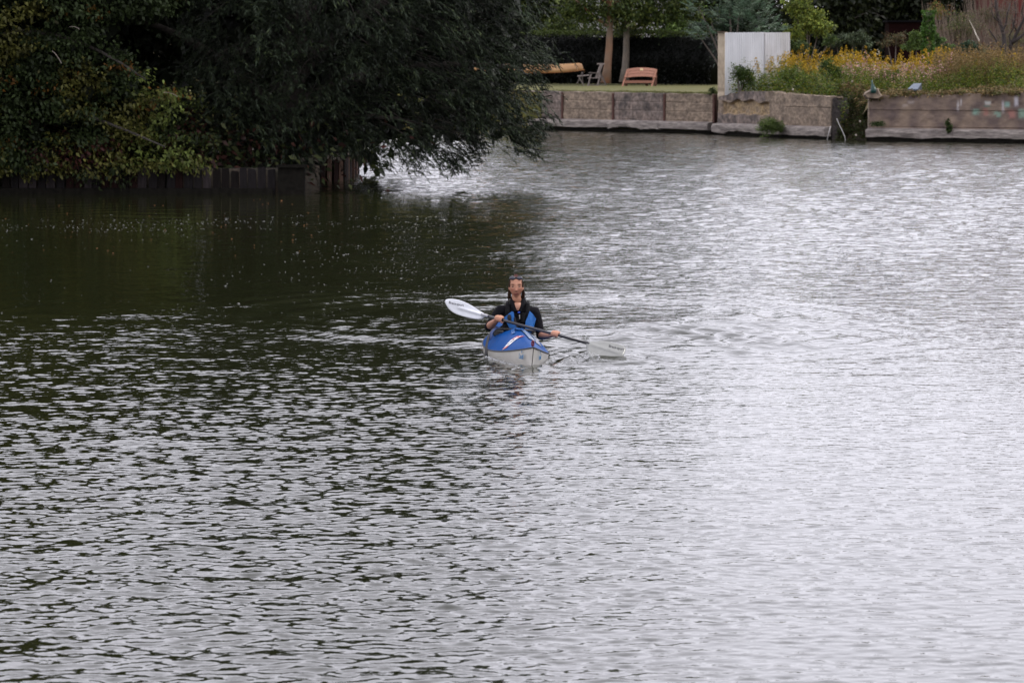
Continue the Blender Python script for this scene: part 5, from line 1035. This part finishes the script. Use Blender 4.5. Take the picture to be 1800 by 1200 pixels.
# jacket with pushed-up sleeves
M_jk = mat('black_jacket', (.006,.006,.008), .85, .3, 12, .004, 30, spec=.15); j = MB()
for (z_, rx, ry, rz_) in ((.06,.165,.125,.09),(.16,.155,.12,.09),(.26,.160,.118,.09),(.35,.175,.115,.085),(.415,.155,.10,.06)): j.add(*ell((jc[0], DP+.02, z_), (rx, ry, rz_), 20))
j.add(*ell((jc[0], DP+.03, .455), (.115,.08,.045), 16))
for (sh, el, wr, e2) in ((SHL, ELL_, WRL, .16), (SHR, ELR, WRR, .10)):
    j.tube([lerp(np.array((jc[0], DP+.02, .42)), sh, .45), sh+np.array((0,0,.0)), lerp(sh, el, .3), lerp(sh, el, .62), lerp(sh, el, .9), el, lerp(el, wr, e2)], [.056,.058,.054,.050,.050,.050,.047], 14)
for sg in (-1, 1): j.tube([np.array((jc[0]+sg*.062, DP+.035, .545)), np.array((jc[0]+sg*.060, DP-.02, .515)), np.array((jc[0]+sg*.045, DP-.065, .475)), np.array((jc[0]+sg*.014, DP-.098, .415))], [.020,.025,.026,.022], 8)
j.tube([np.array((jc[0]-.06, DP+.045, .545)), np.array((jc[0], DP+.085, .55)), np.array((jc[0]+.06, DP+.045, .545))], [.020,.024,.020], 8)
V, F = j.out(); V, F = remesh(V, F, .007, 2); V = np.array(V); V += (np.stack([fbm(V[:, 2]*14+V[:, 0]*5, V[:, 0]*12, 71)-.5, fbm(V[:, 2]*17, V[:, 0]*14+V[:, 1]*9, 72)-.5, 0*V[:, 0]], 1))*.022
add('jacket', V, F, M_jk, per, smooth=True)
# skin showing in the open collar
V, F = tube([(jc[0], DP-.085, .50), (jc[0]+.001, DP-.098, .465), (jc[0]+.002, DP-.112, .425)], [.034,.026,.008], 10, sq=(1, .5), up=(0,1,0)); add('open_collar', V, F, mat('skin_plain', (.47,.235,.15), .5), per, smooth=True)
V, F = ell((jc[0]+.012, DP-.118, .405), (.014,.012,.010), 8); add('undershirt', V, F, mat('royal_blue', (.015,.06,.42), .7), per)
# life vest
M_vest = mat('black_vest', (.007,.007,.008), .85, .3, 15, .003, 60, spec=.15); M_vb = mat('vest_blue', (.012,.13,.42), .6, .2, 12, .002, 50); v = MB()
for (z_, rx, ry, rz_) in ((.17,.165,.140,.06),(.24,.165,.145,.07),(.31,.165,.142,.06)): v.add(*ell((jc[0], DP+.015, z_), (rx, ry, rz_), 20))
for sg in (-1, 1):
    v.tube([np.array((jc[0]+sg*.10, DP-.10, .33)), np.array((jc[0]+sg*.105, DP-.098, .41)), np.array((jc[0]+sg*.10, DP-.055, .485)), np.array((jc[0]+sg*.10, DP+.03, .500)), np.array((jc[0]+sg*.11, DP+.12, .42)), np.array((jc[0]+sg*.11, DP+.14, .33))], [.028,.026,.023,.023,.026,.028], 8, sq=(1,.7))
    v.tube([np.array((jc[0]+sg*.05, DP-.125, .30)), np.array((jc[0]+sg*.06, DP-.112, .40))], [.03,.022], 8)
V, F = v.out(); V, F = remesh(V, F, .006, 2); add('life_vest', V, F, M_vest, per, smooth=True)
def panel(name, pxs, m_, off=.0, th=.02):
    n_ = len(pxs); fr_, bk_ = [], []; off = off + .024; th = th + .024
    c0 = np.mean(pxs, 0)
    def surf(a, b_, o): p = P(a, b_, DP-.14); dx = (p[0]-jc[0])/.178; yy = DP + .015 - .148*math.sqrt(max(.15, 1-dx*dx)) - o; return P(a, b_, yy)
    rings = []
    for f in (1.0, .6, .25):
        rings.append([surf(c0[0]+(a-c0[0])*f, c0[1]+(b_-c0[1])*f, off + .010 + .006*(1-f)) for a, b_ in pxs])
    back = [surf(a, b_, off-th) for a, b_ in pxs]; V = sum(rings, []) + back; F = []
    for r_ in range(2): F += [(r_*n_+i, r_*n_+(i+1) % n_, (r_+1)*n_+(i+1) % n_, (r_+1)*n_+i) for i in range(n_)]
    F += [tuple(2*n_+i for i in range(n_))] + [(i, 3*n_+i, 3*n_+(i+1) % n_, (i+1) % n_) for i in range(n_)]; return add(name, V, F, m_, per)
panel('vest_panel', [(886,558),(892,553),(899.5,547),(903,548.5),(904,557),(903,566),(910,569),(909,578),(905.5,586),(901,587.5),(896,578),(892,570)], M_vb)
panel('vest_panel', [(931,546.5),(937,552),(942.5,560),(939,573),(934,585),(925,586.5),(923,575),(924,564),(928,555)], M_vb)
panel('pouch', [(892.5,553),(897,552.5),(899,558),(898.5,563),(893.5,563.5),(891.5,559)], M_black, .014); panel('zip', [(912.2,553),(914,553),(914.3,561),(912.8,561)], mat('zip_grey', (.25,.25,.24), .5), .006)
panel('vest_strap', [(888,577),(942,579),(942,581.5),(888,579.5)], M_black, .012)
panel('vest_trim', [(904.5,557),(906,557),(908,567),(911.5,571),(910.5,578),(906.5,587),(905.8,587),(908.8,577),(908.5,571),(903.5,566.5)], M_black, .006); 
# hair, sunglasses
M_hair = mat('dark_brown_hair', (.034,.017,.010), .8, .35, 40, .002, 120, stretch=(3,3,.6), spec=.12); V, F = headmesh(1.07); V = np.array(V)
hl = .060 - .35*np.abs(V[:, 0])**1.3 ; keep = (V[:, 1] > .0) & (V[:, 2] > -.085) | (V[:, 2] > .078) | ((np.abs(V[:, 0]) > .058) & (V[:, 2] > -.01))
F2 = [f for f in F if all(keep[i] for i in f)]; o = add('hair', V+hc+np.array((0,.004,0)), F2, M_hair, per, smooth=True); sm = o.modifiers.new('thickness', 'SOLIDIFY'); sm.thickness = .008
rr = np.random.default_rng(8); m = MB()
for sg in (-1, 1):
    for k in range(15):
        a = hc+np.array((sg*(.060+.012*rr.random()), .03+.03*rr.random(), -.01-.03*rr.random())); e_ = hc+np.array((sg*(.050+.034*rr.random()), .02+.05*rr.random(), -.125-.045*rr.random())); mid = (a+e_)/2+np.array((sg*.012*rr.random(),0,0)); m.tube([a, mid, e_], [.006,.008,.002], 5)
m.tube([hc+np.array((-.07,.045,-.03)), hc+np.array((0,.085,-.05)), hc+np.array((.07,.045,-.03))], [.02,.02,.02], 8)
V, F = m.out(); add('hair', V, F, M_hair, per, smooth=True)
m = MB()
for k in range(8): m.tube([hc+np.array((-.012+.003*k, -.05, .098)), hc+np.array((-.020+.005*k, -.04, .125+.004*(k % 3)))], [.004,.002], 4)
V, F = m.out(); add('hair_tuft', V, F, mat('reddish_hair', (.12,.035,.03), .6), per)
M_lens = mat('dark_lens', (.03,.03,.045), .12, coat=.5); gc = hc + np.array((0, -.072, .088)); sgl = MB()
for sg in (-1, 1): V, F = ell(gc+np.array((sg*.034, .012, .0)), (.034,.014,.020), 12); add('sunglasses_lens', V, F, M_lens, per, smooth=True)
m = MB(); m.tube([gc+np.array((-.012,.006,.006)), gc+np.array((0,0,.010)), gc+np.array((.012,.006,.006))], .004, 6)
for sg in (-1, 1): m.tube([gc+np.array((sg*.020,.004,.010)), gc+np.array((sg*.062,.010,.004)), gc+np.array((sg*.080,.06,-.01)), gc+np.array((sg*.080,.10,-.03))], .003, 5)
V, F = m.out(); add('sunglasses_frame', V, F, M_black, per)

# ------------------------------------------------------------------ paddle
pad = empty('paddle', shaft(930), 'long black shafted kayak paddle with pale lettered blades held across', 'paddle')
V, F = tube([shaft(846), shaft(900), shaft(960), shaft(1036)], .0145, 12); add('shaft', V, F, mat('black_carbon', (.012,.012,.018), .3, coat=.3), pad, smooth=True)
def blade(outl, dfun, M_, ridge, name='blade'):
    outl = np.array(outl, float); c0 = outl.mean(0); n_ = len(outl); V = []; F = []; R_ = 7
    def pt(a, b_, back):
        rd = min(np.hypot(a-(ridge[0][0]+(ridge[1][0]-ridge[0][0])*t_), b_-(ridge[0][1]+(ridge[1][1]-ridge[0][1])*t_)) for t_ in np.linspace(0, 1, 25))
        dd = dfun(a, b_) - .016*math.exp(-(rd/2.6)**2)*(1) ; return P(a, b_, dd+(.008 if back else 0))
    for back in (0, 1):
        for k in range(R_): f = 1-k/R_; V += [pt(*(c0+(p-c0)*f), back) for p in outl]
        V.append(pt(*c0, back))
    o2 = R_*n_+1
    for s_ in (0, 1):
        o0 = s_*o2
        for k in range(R_-1): F += [((o0+k*n_+i, o0+k*n_+(i+1) % n_, o0+(k+1)*n_+(i+1) % n_, o0+(k+1)*n_+i))[::1 if s_ else -1] for i in range(n_)]
        F += [(o0+(R_-1)*n_+i, o0+(R_-1)*n_+(i+1) % n_, o0+R_*n_)[::1 if s_ else -1] for i in range(n_)]
    F += [(i, (i+1) % n_, o2+(i+1) % n_, o2+i) for i in range(n_)]
    return add(name, V, F, M_, pad, smooth=True)
def dense(pl, k=3):
    pl = np.array(pl, float); n_ = len(pl); out = []
    for i in range(n_):
        p0, p1, p2, p3 = pl[i-1], pl[i], pl[(i+1) % n_], pl[(i+2) % n_]
        for t_ in np.arange(k)/k: out.append(.5*((2*p1)+(-p0+p2)*t_+(2*p0-5*p1+4*p2-p3)*t_**2+(-p0+3*p1-3*p2+p3)*t_**3))
    return out
LB = dense([(782.3,530),(785,526),(792,525),(800,525.7),(810,528),(820,532),(832,538.5),(843,546),(852,551.5),(852,556.5),(847,560.5),(838,561),(820,557.5),(805,553),(795,548),(787,540)])
RB = dense([(1031.5,601),(1045,599.5),(1060,599.2),(1075,601.2),(1090,605),(1097,608),(1100,612.5),(1099,619),(1095,626),(1086,632),(1070,637),(1055,636),(1042,632),(1033,624),(1031,612)])
M_bl = mat('white_blade', (.80,.82,.85), .35, .03, 8); M_bl2 = mat('shaded_white_blade', (.24,.245,.225), .4, .08, 8, coat=.5)  # second blade is white too; its grey paints the shade on it
blade(LB, lambda a, b_: pdd(a) + (b_-(554+(a-852)*.2722))*(-.0012)-.0, M_bl, ((852,554),(808,541)))
blade(RB, lambda a, b_: pdd(a) - (b_-(554+(a-852)*.2722))*.0075, M_bl2, ((1032,603),(1090,621)))
for (pa_, pb_, dn) in (((788,531.3),(816,537),lambda a, b_: pdd(a)-.03), ((1071,608),(1096,614),lambda a, b_: pdd(a)-.025)):
    a = P(*pa_, dn(*pa_)); b_ = P(*pb_, dn(*pb_)); c = (a+b_)/2; mt = frame(c-np.array(pad.location)+np.array((0,-.004,0)), b_-a, (0,-1,.1)); textobj('lettering', 'Braca-sport', .036, M_ink, pad, mt, .001)
V, F = tube([shaft(846), shaft(858)], .017, 10); add('ferrule', V, F, mat('grey_ferrule', (.4,.4,.42), .3), pad, smooth=True)

# ------------------------------------------------------------------ splash, bow foam and flecks on the water
def drops(n, posf, size, name, lb, cat, seed, m_, sq=.7):
    rng = np.random.default_rng(seed); p = posf(rng, n); n = len(p); s_ = size*rng.uniform(.35, 1.0, n)*np.where(rng.random(n) < .12, 1.8, 1); o8 = np.array([(1,0,0),(0,1,0),(-1,0,0),(0,-1,0),(0,0,1),(0,0,-1)], float)
    V = p[:, None, :] + o8[None]*s_[:, None, None]*np.array((1.5, 1.2, sq)); F0 = np.array([(0,1,4),(1,2,4),(2,3,4),(3,0,4),(1,0,5),(2,1,5),(3,2,5),(0,3,5)]); F = (F0[None]+6*np.arange(n)[:, None, None]).reshape(-1, 3)
    return top(name, V.reshape(-1, 3), F, m_, lb, cat, kind='stuff')
M_foam = mat('foam', (.72,.73,.74), .35); M_fleck = mat('pale_fleck', (.60,.60,.58), .6)
def sp(rng, n):
    px = rng.uniform(1012, 1080, n); f = (px-1012)/68; py = 631 + 3*f - rng.random(n)**1.6*np.where(px < 1055, 15, 6)*np.exp(-((px-1036)/22)**2); d_ = Wd(634)-.05+.0*px + rng.normal(0, .05, n); return np.array([P(a, b_, c_) for a, b_, c_ in zip(px, py, d_)])
drops(330, sp, .0045, 'splash', 'white splash drops where the right blade cuts the water', 'splash', 601, M_foam)
def bowf(rng, n):
    t_ = rng.uniform(.02, 1.5, n); sg = np.where(rng.random(n) < .55, -1, 1); x = sg*(kB(t_)+.015+np.abs(rng.normal(0, .03, n))); ca_, sa_ = math.cos(YAW), math.sin(YAW); X = kb[0]+x*ca_-t_*sa_; Y = 41.3+x*sa_+t_*ca_; return np.stack([X, Y, .004+np.abs(rng.normal(0,.008,n))], 1)
drops(460, bowf, .0055, 'bow_foam', 'small bubbles of foam along the kayak bow', 'foam', 602, M_foam, .6)
def fl(rng, n):
    px = np.concatenate([rng.normal(720, 130, n//2), rng.uniform(-40, 960, n//2)]); py = np.concatenate([rng.uniform(378, 560, n//2), np.where(rng.random(n//2) < .75, 397+rng.normal(0, 9, n//2), rng.uniform(380, 560, n//2))])
    k = (px < 960) & (fbm(px*.014, py*.16, 66, 3) > .49); px, py = px[k], py[k]; d_ = Wd(py); return np.stack([(px-900)/FPX*d_, d_, np.full(len(px), .003)], 1)
drops(2400, fl, .0095, 'floating_flecks', 'pale flecks of fluff and foam drifting on the dark calm water', 'flecks', 603, M_fleck, .15)
drops(60, lambda rng, n: (lambda px, py: np.stack([(px-900)/FPX*Wd(py), Wd(py), np.full(n, .006)], 1))(rng.uniform(-20, 560, n), rng.uniform(350, 450, n)), .013, 'floating_leaves', 'few orange fallen leaves on the dark water by the bank', 'leaves', 604, mat('fallen_leaf', (.30,.13,.04), .7), .3)
